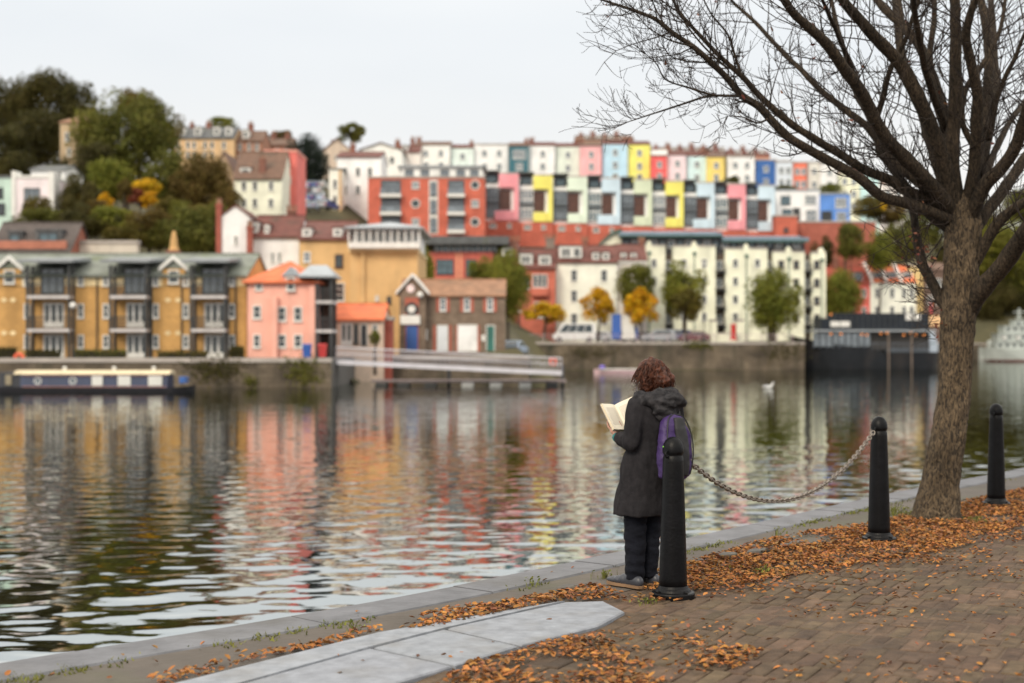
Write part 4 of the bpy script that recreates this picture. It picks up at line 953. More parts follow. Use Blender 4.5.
m = MB(); m.tube([(nu(188),0,.6),(nu(187),0,1.3),(nu(178),0,1.45)], .03, 6); m.build('tiller', dark_metal, nb)
for x in (60, 110, 150):
    m = MB(); m.lathe([(.12,0),(.12,.2),(.18,.22),(.05,.3)], 10, (nu(x), 0, zr+.22)); m.build('roof_vent', white_trim, nb)

YB = 190.5; sB = YB/F
sb = thing('bar_boat', 'dark grey moored barge with a covered lantern lit deck and white sign boards', 'boat', ((866-512)*sB, YB+3.1, WZ))
su = lambda px: (px-866)*sB; hz = F*(EYE-WZ)/YB; sz = lambda py: (HOR+hz-py)*sB
darkgrey = mat('charcoal_hull_paint', (.014,.016,.020), .6, .3, .5, stain=((.06,.05,.045), .3, .5)); bluegrey = mat('blue_grey_steel', (.075,.09,.115), .5, .25, .5)
hh = hull([(su(795),.25,.1,sz(335.5),-.3),(su(802),1.2,.35,sz(337.5),-.6),(su(815),2.3,1.5,sz(340.5),-.8),(su(832),2.8,2.4,sz(344),-.8),(su(858),3.0,2.7,sz(347.5),-.8),(su(880),3.0,2.8,sz(349.5),-.8),(su(884),3.0,2.8,sz(352.5),-.8),(su(935),3.0,2.8,sz(352.5),-.8),(su(939),2.5,2.1,sz(350),-.6)])
hh.build('hull', darkgrey, sb)
m = MB(); m.box(su(886), su(934), -3.12, -3.03, sz(352.4), sz(347.5)); m.build('side_plating', mat('dark_blue_plating', (.05,.06,.075), .5, .25, .5), sb)
m = MB(); m.box(su(826), su(934), -1.8, 2.7, sz(350), sz(331.5)); m.build('deck_house', mat('dark_deck_wood', (.04,.036,.034), .6, .3, .6), sb)
m = MB(); m.box(su(813), su(937), -3.2, 3.0, sz(331.5), sz(329.8)); m.build('awning_roof', lead_roof, sb)
m = MB(); m.box(su(836), su(930), -2.6, 2.6, sz(329.7), sz(313)); fen = m.build('top_deck_screen', mat('dark_slat_screen', (.022,.027,.036), .6, .3, .6), sb)
m = MB(); m.box(su(822), su(836), -2.5, 2.4, sz(329.7), sz(318)); m.build('top_deck_screen', mat('dark_slat_screen', (.03,.036,.048)), sb)
m = MB()
for i in range(18): x = su(836)+(su(930)-su(836))*i/17; m.box(x-.05, x+.05, -2.68, -2.6, sz(329.7), sz(313))
m.build('screen_post', dark_metal, fen)
for a, b2, c_, d in ((831,840.5,321.2,326.8),(841.2,850.5,321.2,326.8),(906.3,912.6,313.8,320),(914.8,921,313.8,320)):
    m = MB(); m.box(su(a), su(b2), -2.82, -2.70, sz(d), sz(c_)); m.build('sign_board', white_trim, sb)
for i in range(9):
    a = 814+i*6.4; m = MB(); m.box(su(a), su(a+5.4), -2.8, -2.74, sz(346.5), sz(332.5)); o = m.build('glazed_panel', glass_grey, sb)
    m = MB(); m.box(su(a)-.06, su(a)+.08, -2.88, -2.72, sz(348), sz(331.6)); m.build('panel_post', bluegrey, o)
for i in range(12):
    a = 872+i*5.2; m = MB(); m.box(su(a), su(a)+.07, -3.2, -3.12, sz(350), sz(343.5)); m.build('railing_post', bluegrey, sb)
m = MB(); m.box(su(870), su(935), -3.21, -3.11, sz(343.8), sz(343.0)); m.build('hand_rail', bluegrey, sb)
for x in (888, 911):
    m = MB(); m.tube([(su(x),-3.45,-.5),(su(x),-3.45,sz(332))], .10, 8); m.build('mooring_pole', mat('pale_wood_pole', (.20,.155,.125), .8, .2), sb)
m = MB(); m.prism([(su(929),sz(352)),(su(937.5),sz(352)),(su(938),sz(346)),(su(934),sz(332)),(su(929.5),sz(332))], -3.2, -3.02, 'y'); m.build('stern_panel', mat('pale_blue_panel', (.36,.42,.5), .5, .15), sb)
lampm = mat('lantern_glow', (.9,.30,.06), .5, .0, emit=1.1)
for x, y in ((831,314.5),(831,334),(841,334),(862,334.5),(867,335),(881,333.5),(887,333),(904,335),(911,333),(916,335),(924,335)):
    m = MB(); m.ball((su(x), -3.05, sz(y)), .12, n=8, h=6); m.build('lantern', lampm, sb)

YW = 276.0; sW = YW/F
ws = thing('naval_ship', 'pale grey retired naval ship with a stepped superstructure moored beyond the tree trunk', 'ship', ((1030-512)*sW, YW, WZ))
wu = lambda px: (px-1030)*sW; hz2 = F*(EYE-WZ)/YW; wzz = lambda py: (HOR+hz2-py)*sW
navg = mat('pale_naval_grey', (.44,.48,.46), .5, .12, .5, stain=((.25,.24,.22), .35, .4))
hull([(wu(979),.3,.1,wzz(347),-.2),(wu(984),1.6,.7,wzz(347.5),-.5),(wu(996),2.8,2.2,wzz(348.5),-.6),(wu(1020),3.2,3,wzz(350),-.6),(wu(1075),3.2,3,wzz(350),-.6),(wu(1085),2.6,2.2,wzz(349.5),-.5)]).build('hull', navg, ws)
m = hull([(wu(979.6),.22,.12,.35,-.3),(wu(985),1.1,.75,.35,-.5),(wu(996),2.5,2.25,.35,-.6),(wu(1020),3.12,3.05,.35,-.6),(wu(1075),3.12,3.05,.35,-.6),(wu(1085.1),2.4,2.25,.35,-.5)]); m.v = [(x,y*1.03,z) for x,y,z in m.v]; m.build('boot_stripe', mat('boot_stripe_dark_red', (.12,.035,.03), .6, .2), ws)
for a, b2, c_, d, hw_, nm in ((992,1060,342,350,2.4,'deck_house'),(995,1050,334,342,2.0,'deck_house'),(1001,1040,326,334,1.8,'bridge'),(1012,1032,320.5,326,1.4,'bridge_top')):
    m = MB(); m.box(wu(a), wu(b2), -hw_, hw_, wzz(d), wzz(c_)); m.box(wu(a)-.15, wu(b2)+.15, -hw_-.15, hw_+.15, wzz(c_), wzz(c_)+.12); o = m.build(nm, navg, ws)
    for k in range(int((b2-a)/7)):
        q = MB(); q.box(wu(a+2.5+k*7), wu(a+5.5+k*7), -hw_-.04, -hw_, wzz(c_+4.6), wzz(c_+1.8)); q.build('window', glass, o)
m = MB(); m.tube([(wu(1019),0,wzz(326)),(wu(1019),0,wzz(308))], .22, 8); m.box(wu(1013.5), wu(1026), -.12, .12, wzz(312.6), wzz(311.6)); m.box(wu(1016), wu(1022), -.5, .5, wzz(318), wzz(317)); m.build('mast', navg, ws)
for x in (987, 991, 996):
    m = MB(); m.tube([(wu(x),-2.2,wzz(348.5)),(wu(x),-2.2,wzz(343))], .05, 6); m.build('stanchion', navg, ws)
m = MB(); m.box(wu(987), wu(996), -2.25, -2.15, wzz(343.4), wzz(342.8)); m.build('hand_rail', navg, ws)
m = MB(); m.lathe([(.5,0),(.5,1.2),(.3,1.5)], 10, (wu(989.5), 0, wzz(348))); m.build('capstan', navg, ws)
for x in (1000, 1014):
    m = MB(); m.prism([(wu(x)+.34*math.cos(i*math.pi/8), wzz(338)+.34*math.sin(i*math.pi/8)) for i in range(16)], -2.5, -2.03, 'y'); m.build('life_raft', white_trim, ws)

YP = 158; sP = YP/F
pb = thing('rowing_boat', 'low pink and white boat lying against the quay wall beside the woman', 'boat', ((616-512)*sP, YP, WZ))
hull([((-22)*sP,.1,.05,.55,-.15),((-16)*sP,.7,.5,.48,-.2),(0,.85,.7,.42,-.2),((20)*sP,.8,.65,.46,-.2),((26)*sP,.5,.3,.55,-.1)]).build('hull', paint((214,176,186), 'pink_boat_paint'), pb)
m = MB(); m.box(-17*sP, 22*sP, -.86, -.72, .44, .56); m.box(-17*sP, 22*sP, .70, .84, .44, .56); m.build('gunwale', white_trim, pb)
m = MB(); m.box(-1.5, -1.2, -.7, .7, .40, .5); m.box(.8, 1.1, -.7, .7, .4, .5); m.build('thwart', paint((120,90,170), 'violet_seat'), pb)
m = MB(); m.ball((-14*sP,-.2,.7), .35, .3, .28); m.build('boat_cover', paint((110,90,190), 'violet_cover'), pb, smooth=True)

# ------------------------------------------------------------------ gangway and pontoon
YG = 109.5
a = P(336, 361.5, YG); b = P(562, 372.5, YG)
gw_ = thing('gangway', 'long white gangway with slatted railings sloping down to the floating pontoon', 'gangway', tuple(a))
d = b - a
wg = mat('white_gangway_paint', (.56,.55,.60), .5, .12)
m = MB()
for y in (0, 1.6): m.add([(0,y,-.22),(d.x,y,d.z-.22),(d.x,y,d.z+.10),(0,y,.10),(0,y+.12,-.22),(d.x,y+.12,d.z-.22),(d.x,y+.12,d.z+.10),(0,y+.12,.10)], [(0,1,2,3),(4,7,6,5),(0,4,5,1),(3,2,6,7),(0,3,7,4),(1,5,6,2)])
m.build('side_beam', wg, gw_)
m = MB(); m.add([(0,.12,-.08),(d.x,.12,d.z-.08),(d.x,1.6,d.z-.08),(0,1.6,-.08),(0,.12,-.02),(d.x,.12,d.z-.02),(d.x,1.6,d.z-.02),(0,1.6,-.02)], [(0,3,2,1),(4,5,6,7),(0,1,5,4),(1,2,6,5),(2,3,7,6),(3,0,4,7)]); m.build('deck', mat('grey_deck', (.25,.24,.25), .8, .2), gw_)
for y in (.05, 1.66):
    m = MB(); m.tube([(0,y,1.1),(d.x,y,d.z+1.1)], .045, 6); m.tube([(0,y,.62),(d.x,y,d.z+.62)], .025, 6); m.build('hand_rail', wg, gw_)
    q = MB(); n = 52
    for i in range(n+1): x = d.x*i/n; z = d.z*i/n; q.box(x-.02, x+.02, y-.015, y+.015, z, z+1.08)
    q.build('balusters', mat('grey_gangway_rail', (.36,.35,.40), .5, .15), gw_)
pn = thing('pontoon', 'floating pontoon with white floats under the gangway', 'pontoon', ((465-512)*112/F, 112, WZ))
pu = lambda px: (px-465)*112/F
m = MB(); m.box(pu(372), pu(566), -1, 1.2, .28, .45); m.build('deck', mat('pontoon_planks', (.36,.29,.28), .8, .25, 2), pn)
for i, x in enumerate((376, 398, 425, 462, 490, 519, 546)):
    m = MB(); m.box(pu(x), pu(x+12), -1.05, 1.15, -.4, .27); m.build('float', white_trim if x in (490, 519, 462) else mat('dark_float', (.05,.05,.05), .6, .2), pn, bevel=.06)
for x in (448, 563):
    m = MB(); m.tube([(pu(x),1.5,-1),(pu(x),1.5,1.6)], .16, 10); m.build('pile', dark_metal, pn)
# street furniture of the far quays
def lifebuoy(label, px, py, Y, r=.42):
    p = P(px, py, Y); o = thing('lifebuoy', label, 'lifebuoy', (p.x, p.y, .72 if Y < 130 else 2.08)); z = p.z - o.location.z
    m = MB(); ring = [(r*.72*math.cos(i*math.pi/10), -.1, z+r*.72*math.sin(i*math.pi/10)) for i in range(21)]; m.tube(ring, r*.3, 8, cap=False); m.build('ring', mat('lifebuoy_orange', (.65,.10,.04), .5, .15), o)
    m = MB(); m.box(-.06, .06, -.04, .04, 0, z+r*.9); m.build('post', dark_metal, o)
lifebuoy('orange lifebuoy on the quay edge below the ochre flats, above the narrowboat bow', 19.5, 358, 106.6)
lifebuoy('orange lifebuoy hanging at the lower end of the gangway', 553, 362, 127.5, .38)
def lamp_post(label, px, pyt, pyb, Y, globe=True):
    p = P(px, pyb, Y); h = (pyb-pyt)*Y/F; o = thing('street_lamp', label, 'street lamp', tuple(p))
    m = MB(); m.lathe([(.12,-1),(.12,.8),(.06,1.0),(.045,h-.4)], 10); m.build('post', dark_metal, o)
    m = MB(); m.ball((0,0,h-.2), .26 if globe else .2, n=12, h=8); m.build('globe', white_trim, o, smooth=True)
lamp_post('white globe lamp in front of the leftmost balcony stack of the ochre flats', 73, 303, 358, 112)
lamp_post('tall lamp post in front of the cream flats beside the yellow tree', 704, 262, 339, 186, False)
lamp_post('slim dark lamp post standing left of the big green quay tree', 520, 310, 340, 186, False)
def wheelie(label, px, py, Y, col):
    p = P(px, py, Y); o = thing('wheelie_bin', label, 'bin', (p.x, p.y, .72))
    m = MB(); m.add([(-.26,-.28,.06),(.26,-.28,.06),(.26,.28,.06),(-.26,.28,.06),(-.32,-.36,1.0),(.32,-.36,1.0),(.32,.36,1.0),(-.32,.36,1.0)], [(0,3,2,1),(4,5,6,7),(0,1,5,4),(1,2,6,5),(2,3,7,6),(3,0,4,7)]); m.build('bin_body', mat('bin_'+col[0], col[1], .5, .15), o)
    m = MB(); m.prism([(-.4,1.0),(.38,1.0),(.3,1.12),(-.34,1.08)], -.34, .34, 'x'); m.build('lid', mat('bin_'+col[0], col[1]), o)
    for sx in (-.26,.26):
        m = MB(); m.prism([(.28+.1*math.cos(i*math.pi/6), .1+.1*math.sin(i*math.pi/6)) for i in range(12)], sx-.04, sx+.04, 'x'); m.build('wheel', dark_metal, o)
wheelie('blue wheelie bin in front of the salmon pink house', 307, 357, 112, ('blue', (.03,.10,.38)))
wheelie('red wheelie bin under the balcony tower of the pink house', 322.5, 357, 113, ('red', (.5,.04,.04)))
rp = thing('red_pillar', 'slim red pillar standing on the quay before the cream flats', 'pillar', P(733.5, 340, 186))
m = MB(); m.lathe([(.5,0),(.5,.15),(.36,.25),(.34,1.75),(.42,1.8),(.42,1.95),(.15,2.1)], 14); m.build('shaft', mat('pillar_red', (.5,.03,.025), .4, .1), rp)
for lab, px in (('cream stone gate pier left of the slim red pillar', 713.5), ('cream stone gate pier right of the slim red pillar', 739.5)):
    p = P(px, 341, 188); o = thing('gate_pier', lab, 'gate pier', tuple(p)); m = MB(); m.box(-.4,.4,-.4,.4,-1,2.6); m.build('pier', cf_w, o); m = MB(); m.box(-.5,.5,-.5,.5,2.6,2.85); m.build('cap', coping_far, o)
lw = thing('garden_wall', 'low cream wall between the two stone gate piers', 'wall', P(726.5, 341, 188.2)); m = MB(); m.box(-1.3,1.3,-.15,.15,-1,1.0); m.build('wall', cf_w, lw); m = MB(); m.box(-1.3,1.3,-.2,.2,1.0,1.1); m.build('coping', coping_far, lw)
# quay railing of the road
rl = thing('railing', 'long low railing along the tall quay wall in front of the parked cars', 'railing', (2, 182.4, 2.1))
m = MB(); m.box(0, 34, -.03, .03, .95, 1.02); m.box(0, 34, -.025, .025, .5, .55); m.build('rail', mat('pinkish_rail_paint', (.42,.33,.34), .6, .15), rl)
m = MB()
for i in range(18): m.box(i*2-.04, i*2+.04, -.04, .04, 0, 1.0)
m.build('rail_post', mat('pinkish_rail_paint', (.42,.33,.34)), rl)

# ------------------------------------------------------------------ vehicles
tyre = mat('tyre_rubber', (.02,.02,.02), .9, .2); rim_m = mat('wheel_rim', (.3,.3,.32), .35, .1, metal=.6)
lampw = mat('headlamp_lens', (.6,.62,.65), .15, .05); taill = mat('tail_lamp', (.35,.01,.01), .3, .1)
def car_paint(n, c): return mat('car_paint_'+n, c, .3, .06, spec=.6)
def make_vehicle(kind):
    L, W_, H, belt, sill = {'car': (4.2,1.74,1.46,.92,.28), 'estate': (4.5,1.8,1.66,1.0,.3), 'van': (5.6,2.0,2.45,1.25,.35)}[kind]
    o = bpy.data.objects.new({'car':'parked_car','estate':'parked_car','van':'minibus'}[kind], None); C.objects.link(o)
    a = L/2; hw = W_/2
    if kind == 'van': low = [(-a,.45),(-a+.05,.35),(a-.1,.35),(a,.5),(a-.05,1.05),(a-.55,1.25),(-a,1.25)]; green = [(-a+.02,1.25),(-a+.12,2.38),(-a+.35,2.45),(a-1.5,2.45),(a-1.15,2.3),(a-.55,1.25)]
    elif kind == 'estate': low = [(-a,.5),(-a+.1,.3),(a-.12,.3),(a,.5),(a-.05,.8),(a-.9,1.0),(-a+.02,1.02)]; green = [(-a+.05,1.0),(-a+.3,1.6),(-a+.6,1.66),(a-2.0,1.66),(a-1.7,1.58),(a-1.0,1.0)]
    else: low = [(-a,.5),(-a+.1,.28),(a-.12,.28),(a,.45),(a-.05,.72),(a-1.0,.92),(-a+.05,.95)]; green = [(-a+.15,.92),(-a+.75,1.4),(-a+1.1,1.46),(a-2.1,1.46),(a-1.75,1.38),(a-1.05,.9)]
    m = MB(); m.prism(low, -hw, hw, 'y')
    n = len(green); ins = hw*.84
    zs = [z for _, z in green]; zmin, zmax = min(zs), max(zs)
    vs = [(x, -(hw*.97-(z-zmin)/(zmax-zmin)*(hw-ins)), z) for x, z in green] + [(x, (hw*.97-(z-zmin)/(zmax-zmin)*(hw-ins)), z) for x, z in green]
    m.add(vs, [tuple(range(n)), tuple(range(n, 2*n))[::-1]] + [(i, i+n, (i+1)%n+n, (i+1)%n) for i in range(n)])
    m.build('body', car_paint('white', (.7,.7,.7)), o, bevel=.05)
    # side glass, set proud of the sloping greenhouse
    g = MB(); f_ = .80
    gx0, gx1 = green[0][0]+.35, green[-1][0]-.15; tx0, tx1 = green[2][0]+.1, green[-3][0]-.02
    for sg in (-1, 1):
        yb_ = sg*(hw*.97+.012); yt_ = sg*(ins+.03*hw+.006); zb_, zt_ = zmin+.06, zmax-.14
        k = 4 if kind == 'van' else 2
        for i in range(k):
            f0, f1 = i/k+.012, (i+1)/k-.012
            g.add([(gx0+(gx1-gx0)*f0, yb_, zb_),(gx0+(gx1-gx0)*f1, yb_, zb_),(tx0+(tx1-tx0)*f1, yt_, zt_),(tx0+(tx1-tx0)*f0, yt_, zt_)], [(0,1,2,3) if sg < 0 else (3,2,1,0)])
    p0, p1 = green[-1], green[-2]
    g.add([(p0[0]-.03, -hw*.85, p0[1]+.05),(p0[0]-.03, hw*.85, p0[1]+.05),(p1[0]+.04, ins*.92, p1[1]-.03),(p1[0]+.04, -ins*.92, p1[1]-.03)], [(0,1,2,3)])
    p0, p1 = green[0], green[1]
    g.add([(p0[0]-.02, -hw*.85, p0[1]+.1),(p0[0]-.02, hw*.85, p0[1]+.1),(p1[0]-.03, ins*.9, p1[1]-.02),(p1[0]-.03, -ins*.9, p1[1]-.02)], [(3,2,1,0)])
    g.build('window', glass, o)
    r = .32 if kind != 'van' else .36
    for x in (-a+.8, a-.85):
        for sg in (-1, 1):
            q = MB(); y0, y1 = sg*(hw-.2), sg*(hw+.012); q.prism([(x+r*math.cos(i*math.pi/9), r+r*math.sin(i*math.pi/9)) for i in range(18)], min(y0,y1), max(y0,y1), 'y'); wo = q.build('wheel', tyre, o)
            q = MB(); yy = sg*(hw+.02); q.prism([(x+r*.62*math.cos(i*math.pi/9), r+r*.62*math.sin(i*math.pi/9)) for i in range(18)], min(yy,yy-sg*.01), max(yy,yy-sg*.01), 'y'); q.build('rim', rim_m, wo)
    for sg in (-1, 1):
        q = MB(); q.box(a-.16, a-.008, sg*(hw-.45), sg*(hw-.02), .62, .76); q.build('headlight', lampw, o, bevel=.02)
        q = MB(); q.box(-a-.005, -a+.15, sg*(hw-.3), sg*(hw-.01), .62, .86); q.build('tail_lamp', taill, o, bevel=.02)
    return o
protos = {}
def vehicle(kind, label, px, py, Y, colname, col, rz, z=None, group=None, cat='car'):
    if kind not in protos: protos[kind] = o = make_vehicle(kind)
    else: o = copy_tree(protos[kind])
    p = P(px, py, Y); o.location = (p.x, p.y, p.z if z is None else z); o.rotation_euler = (0, 0, R(rz))
    tag(o, label, cat, group)
    for ch in o.children:
        if ch.name.startswith('body'):
            ch.material_slots[0].link = 'OBJECT'; ch.material_slots[0].material = car_paint(colname, col)
    return o
gq = 'vehicles parked along the quay road'
vehicle('van', 'white minibus parked on the quay road before the cream white house', 574, 340, 186.5, 'white', (.72,.72,.72), 180, 2.09, gq, 'minibus')
vehicle('car', 'silver car parked right behind the white minibus', 598, 340, 188.5, 'silver', (.45,.47,.5), 176, 2.09, gq)
vehicle('car', 'dark navy car parked left of the tall blue panel', 614, 340, 190, 'navy', (.03,.05,.11), 182, 2.09, gq)
vehicle('car', 'dark blue grey car parked right of the white wedge screen', 644, 340, 189, 'slate_blue', (.06,.075,.10), 2, 2.09, gq)
vehicle('estate', 'silver grey estate car parked in front of the orange and yellow trees', 658, 340, 186, 'grey', (.30,.32,.35), 180, 2.09, gq)
vehicle('estate', 'deep blue car parked under the olive yellow tree', 676, 340, 190, 'deep_blue', (.03,.06,.22), 178, 2.09, gq)
vehicle('car', 'maroon car at the right end of the parked row beside the lamp post', 693, 340, 188, 'maroon', (.12,.02,.03), 183, 2.09, gq)
vehicle('car', 'pale blue and white car parked between the stone building and the quay tree', 515, 340, 142, 'ice_blue', (.42,.52,.66), 75, .72, gq)
gs = 'cars parked up the steep hill street'
hillc = [('white',(.7,.7,.7),'white'),('ice_blue',(.42,.52,.66),'pale blue'),('slate_blue',(.12,.16,.24),'slate blue'),('signal_red',(.5,.05,.05),'red'),('silver',(.45,.47,.5),'silver'),('deep_blue',(.04,.09,.3),'deep blue')]
spots = [(304,209,216,0),(312,211,214,1),(321,210,216,4),(329,210,218,5),(303,203,224,3),(311,203,224,5),(320,203,226,1),(309,196,233,2),(318,196,234,4),(323,190,242,0),(314,190,240,5),(309,190,241,1)]
words = ['white car at the left foot of the steep street of parked cars','pale blue car second from the left at the foot of the steep street','silver car in the middle of the foot of the steep street','deep blue car at the right foot of the steep street below the cream corner house','red car at the left side of the steep street of parked cars','deep blue car just behind the red one on the steep street','pale blue car at the right side halfway up the steep street','slate blue car high on the left side of the steep street','silver car high on the right side of the steep street','white car at the very top of the steep street below the white houses','deep blue car at the top of the steep street beside the round evergreen','pale blue car at the top left of the steep street under the round evergreen']
for (px, py, Y, ci), lab in zip(spots, words):
    x = (px-512)/F*Y; vehicle('car', lab, px, py, Y, hillc[ci][0], hillc[ci][1], 70 + (px % 7)*4, max(terr(x, Y)+.05, P(px, py, Y).z), gs)

# ------------------------------------------------------------------ trees of the far bank
leafm = {}
def leaf(name, c, c2=None):
    if name not in leafm: leafm[name] = mat('leaves_'+name, c, .75, .3, .25, col2=c2, island=.38, spec=.25)
    return leafm[name]
leaf('dark', (.055,.054,.017), (.105,.085,.023)); leaf('green', (.165,.19,.026), (.27,.25,.04)); leaf('deep', (.115,.128,.026), (.195,.172,.034))
leaf('bright', (.15,.16,.025), (.21,.19,.03)); leaf('olive', (.12,.10,.022), (.17,.125,.025)); leaf('yellow', (.70,.40,.02), (.80,.52,.03))
leaf('orange', (.66,.31,.015), (.76,.44,.02)); leaf('brown', (.13,.092,.026), (.18,.115,.03)); leaf('red', (.20,.04,.035), (.26,.07,.03)); leaf('everg', (.018,.03,.022), (.03,.042,.025))
barkf = mat('far_bark', (.06,.045,.035), .9, .3, 3)
def crown_mesh(name, seed, nclump, nleaf, size, shape='round'):
    r = random.Random(seed); m = MB(); cl = []
    for i in range(nclump):
        while True:
            v = Vector((r.uniform(-1,1), r.uniform(-1,1), r.uniform(-1,1)))
            if v.length < 1: break
        if shape == 'round': rad = r.uniform(.26, .46)
        elif shape == 'tall': v.x *= .8; v.y *= .8; rad = r.uniform(.2, .36)
        elif shape == 'dense': rad = r.uniform(.3, .5)
        v = v.normalized()*min(v.length**.7, 1)*(1-rad*.55)
        if v.z < -.7: v.z *= .9
        cl.append((v, rad))
    for i in range(nleaf):
        c, rad = cl[i % nclump]
        d = Vector((r.gauss(0,1), r.gauss(0,1), r.gauss(0,1)+.25)).normalized()
        p = c + d*rad*(r.random()**.35)
        nrm = (d*1.2 + Vector((r.gauss(0,.6), r.gauss(0,.6), r.gauss(0,.6)))).normalized()
        u_ = nrm.orthogonal().normalized(); a = r.uniform(0, 6.28); t_ = nrm.cross(u_); u2 = u_*math.cos(a)+t_*math.sin(a); v2 = nrm.cross(u2)
        s_ = size*r.uniform(.6, 1.35)
        m.add([p-u2*s_, p-v2*s_*.6+nrm*s_*.1, p+u2*s_, p+v2*s_*.6+nrm*s_*.1], [(0,1,2,3)])
    return m.mesh(name, leafm['green'])
CR = {'round': [crown_mesh('crown', 11+i, 34, 5200, .060) for i in range(3)], 'tall': [crown_mesh('crown', 31, 30, 3000, .06, 'tall')], 'dense': [crown_mesh('crown', 41, 60, 8500, .046, 'dense')],
      'big': [crown_mesh('crown', 51+i, 80, 13000, .038, 'round') for i in range(2)], 'small': [crown_mesh('crown', 61+i, 22, 2400, .085) for i in range(2)]}
_t = [0]
def tree(label, px, py, rx, ry, Y, kind, shape='round', cat='tree', name='tree', group=None, ground=None, trunk=True):
    _t[0] += 1; s_ = Y/F; c = P(px, py, Y); zg = terr(c.x, Y) if ground is None else ground
    o = thing(name, label, cat, (c.x, Y, zg), group); h = c.z-zg
    me = CR[shape][_t[0] % len(CR[shape])]
    k = link('crown' if name != 'shrub' else 'foliage', me, o, (0, 0, h)); k.scale = (rx*s_, rx*s_, ry*s_); k.rotation_euler = (0, 0, _t[0]*1.3)
    k.material_slots[0].link = 'OBJECT'; k.material_slots[0].material = leafm[kind]
    if trunk and h > .3:
        m = MB(); tr = max(.12, min(.5, rx*s_*.07)); rr = random.Random(_t[0])
        top = h + ry*s_*.35
        m.tube(smooth_path([(0,0,-1.5),(rr.uniform(-.1,.1),0,h*.35),(rr.uniform(-.25,.25),rr.uniform(-.2,.2),h*.8),(0,0,top)], 4), [tr*1.3-(tr*1.1)*i/12 for i in range(13)], 8)
        for j in range(6):
            a = j*1.05+rr.random(); z0 = h-ry*s_*.6+j*ry*s_*.12; z0 = max(z0, h*.3)
            m.tube(smooth_path([(0,0,z0),(math.cos(a)*rx*s_*.3, math.sin(a)*rx*s_*.3, z0+ry*s_*.22),(math.cos(a)*rx*s_*.62, math.sin(a)*rx*s_*.62, z0+ry*s_*.5)], 3), [tr*.5*(1-i/8) for i in range(7)], 5)
        m.build('trunk' if name != 'shrub' else 'stem', barkf, o)
    return o
gq = 'trees along the far quay road'
T_ = [  # quay trees
 ('small golden yellow tree beside the narrow red brick house',545,313,21,11,188,'yellow','small',2.08),
 ('small amber tree in front of the cream white three storey house',598,306,17,17,187.5,'orange','small',2.08),
 ('green and yellow tree standing behind the bright orange tree',634,287,21,21,191,'bright','round',2.08),
 ('bright orange tree in front of the green and yellow one',642,307,17,17,186.5,'orange','small',2.08),
 ('dark green tree behind the olive yellow tree before the cream flats',684,288,24,24,192,'green','round',2.08),
 ('olive yellow round tree in front of the dark green one before the cream flats',685,306,17,16,187,'olive','small',2.08),
 ('large round green quay tree right of the slim red pillar',774,301,27,30,189,'green','dense',2.08),
 ('round green tree behind the bar boat lanterns at the end of the cream flats',839,296,22,25,222,'green','dense',2.08)]
for lab, px, py, rx, ry, Y, k, sh, g in T_: tree(lab, px, py, rx*1.08, ry*1.08, Y, k, sh, group=gq, ground=g)
tree('tall leafy green tree rising behind the right end of the stone building', 508, 286, 24, 38, 150, 'green', 'big', ground=1)
tree('leafy tree between the ochre warehouse and the red pavilion', 424, 268, 13, 22, 160, 'green', 'round', ground=1)
tree('low bushy tree above the stone building roof', 484, 270, 17, 13, 165, 'green', 'round', ground=2)
tree('small round bush beside the cream cottage', 375, 338, 6.5, 8, 119, 'green', 'small', 'shrub', 'shrub', ground=.72)
gh_ = 'trees on the left hillside'
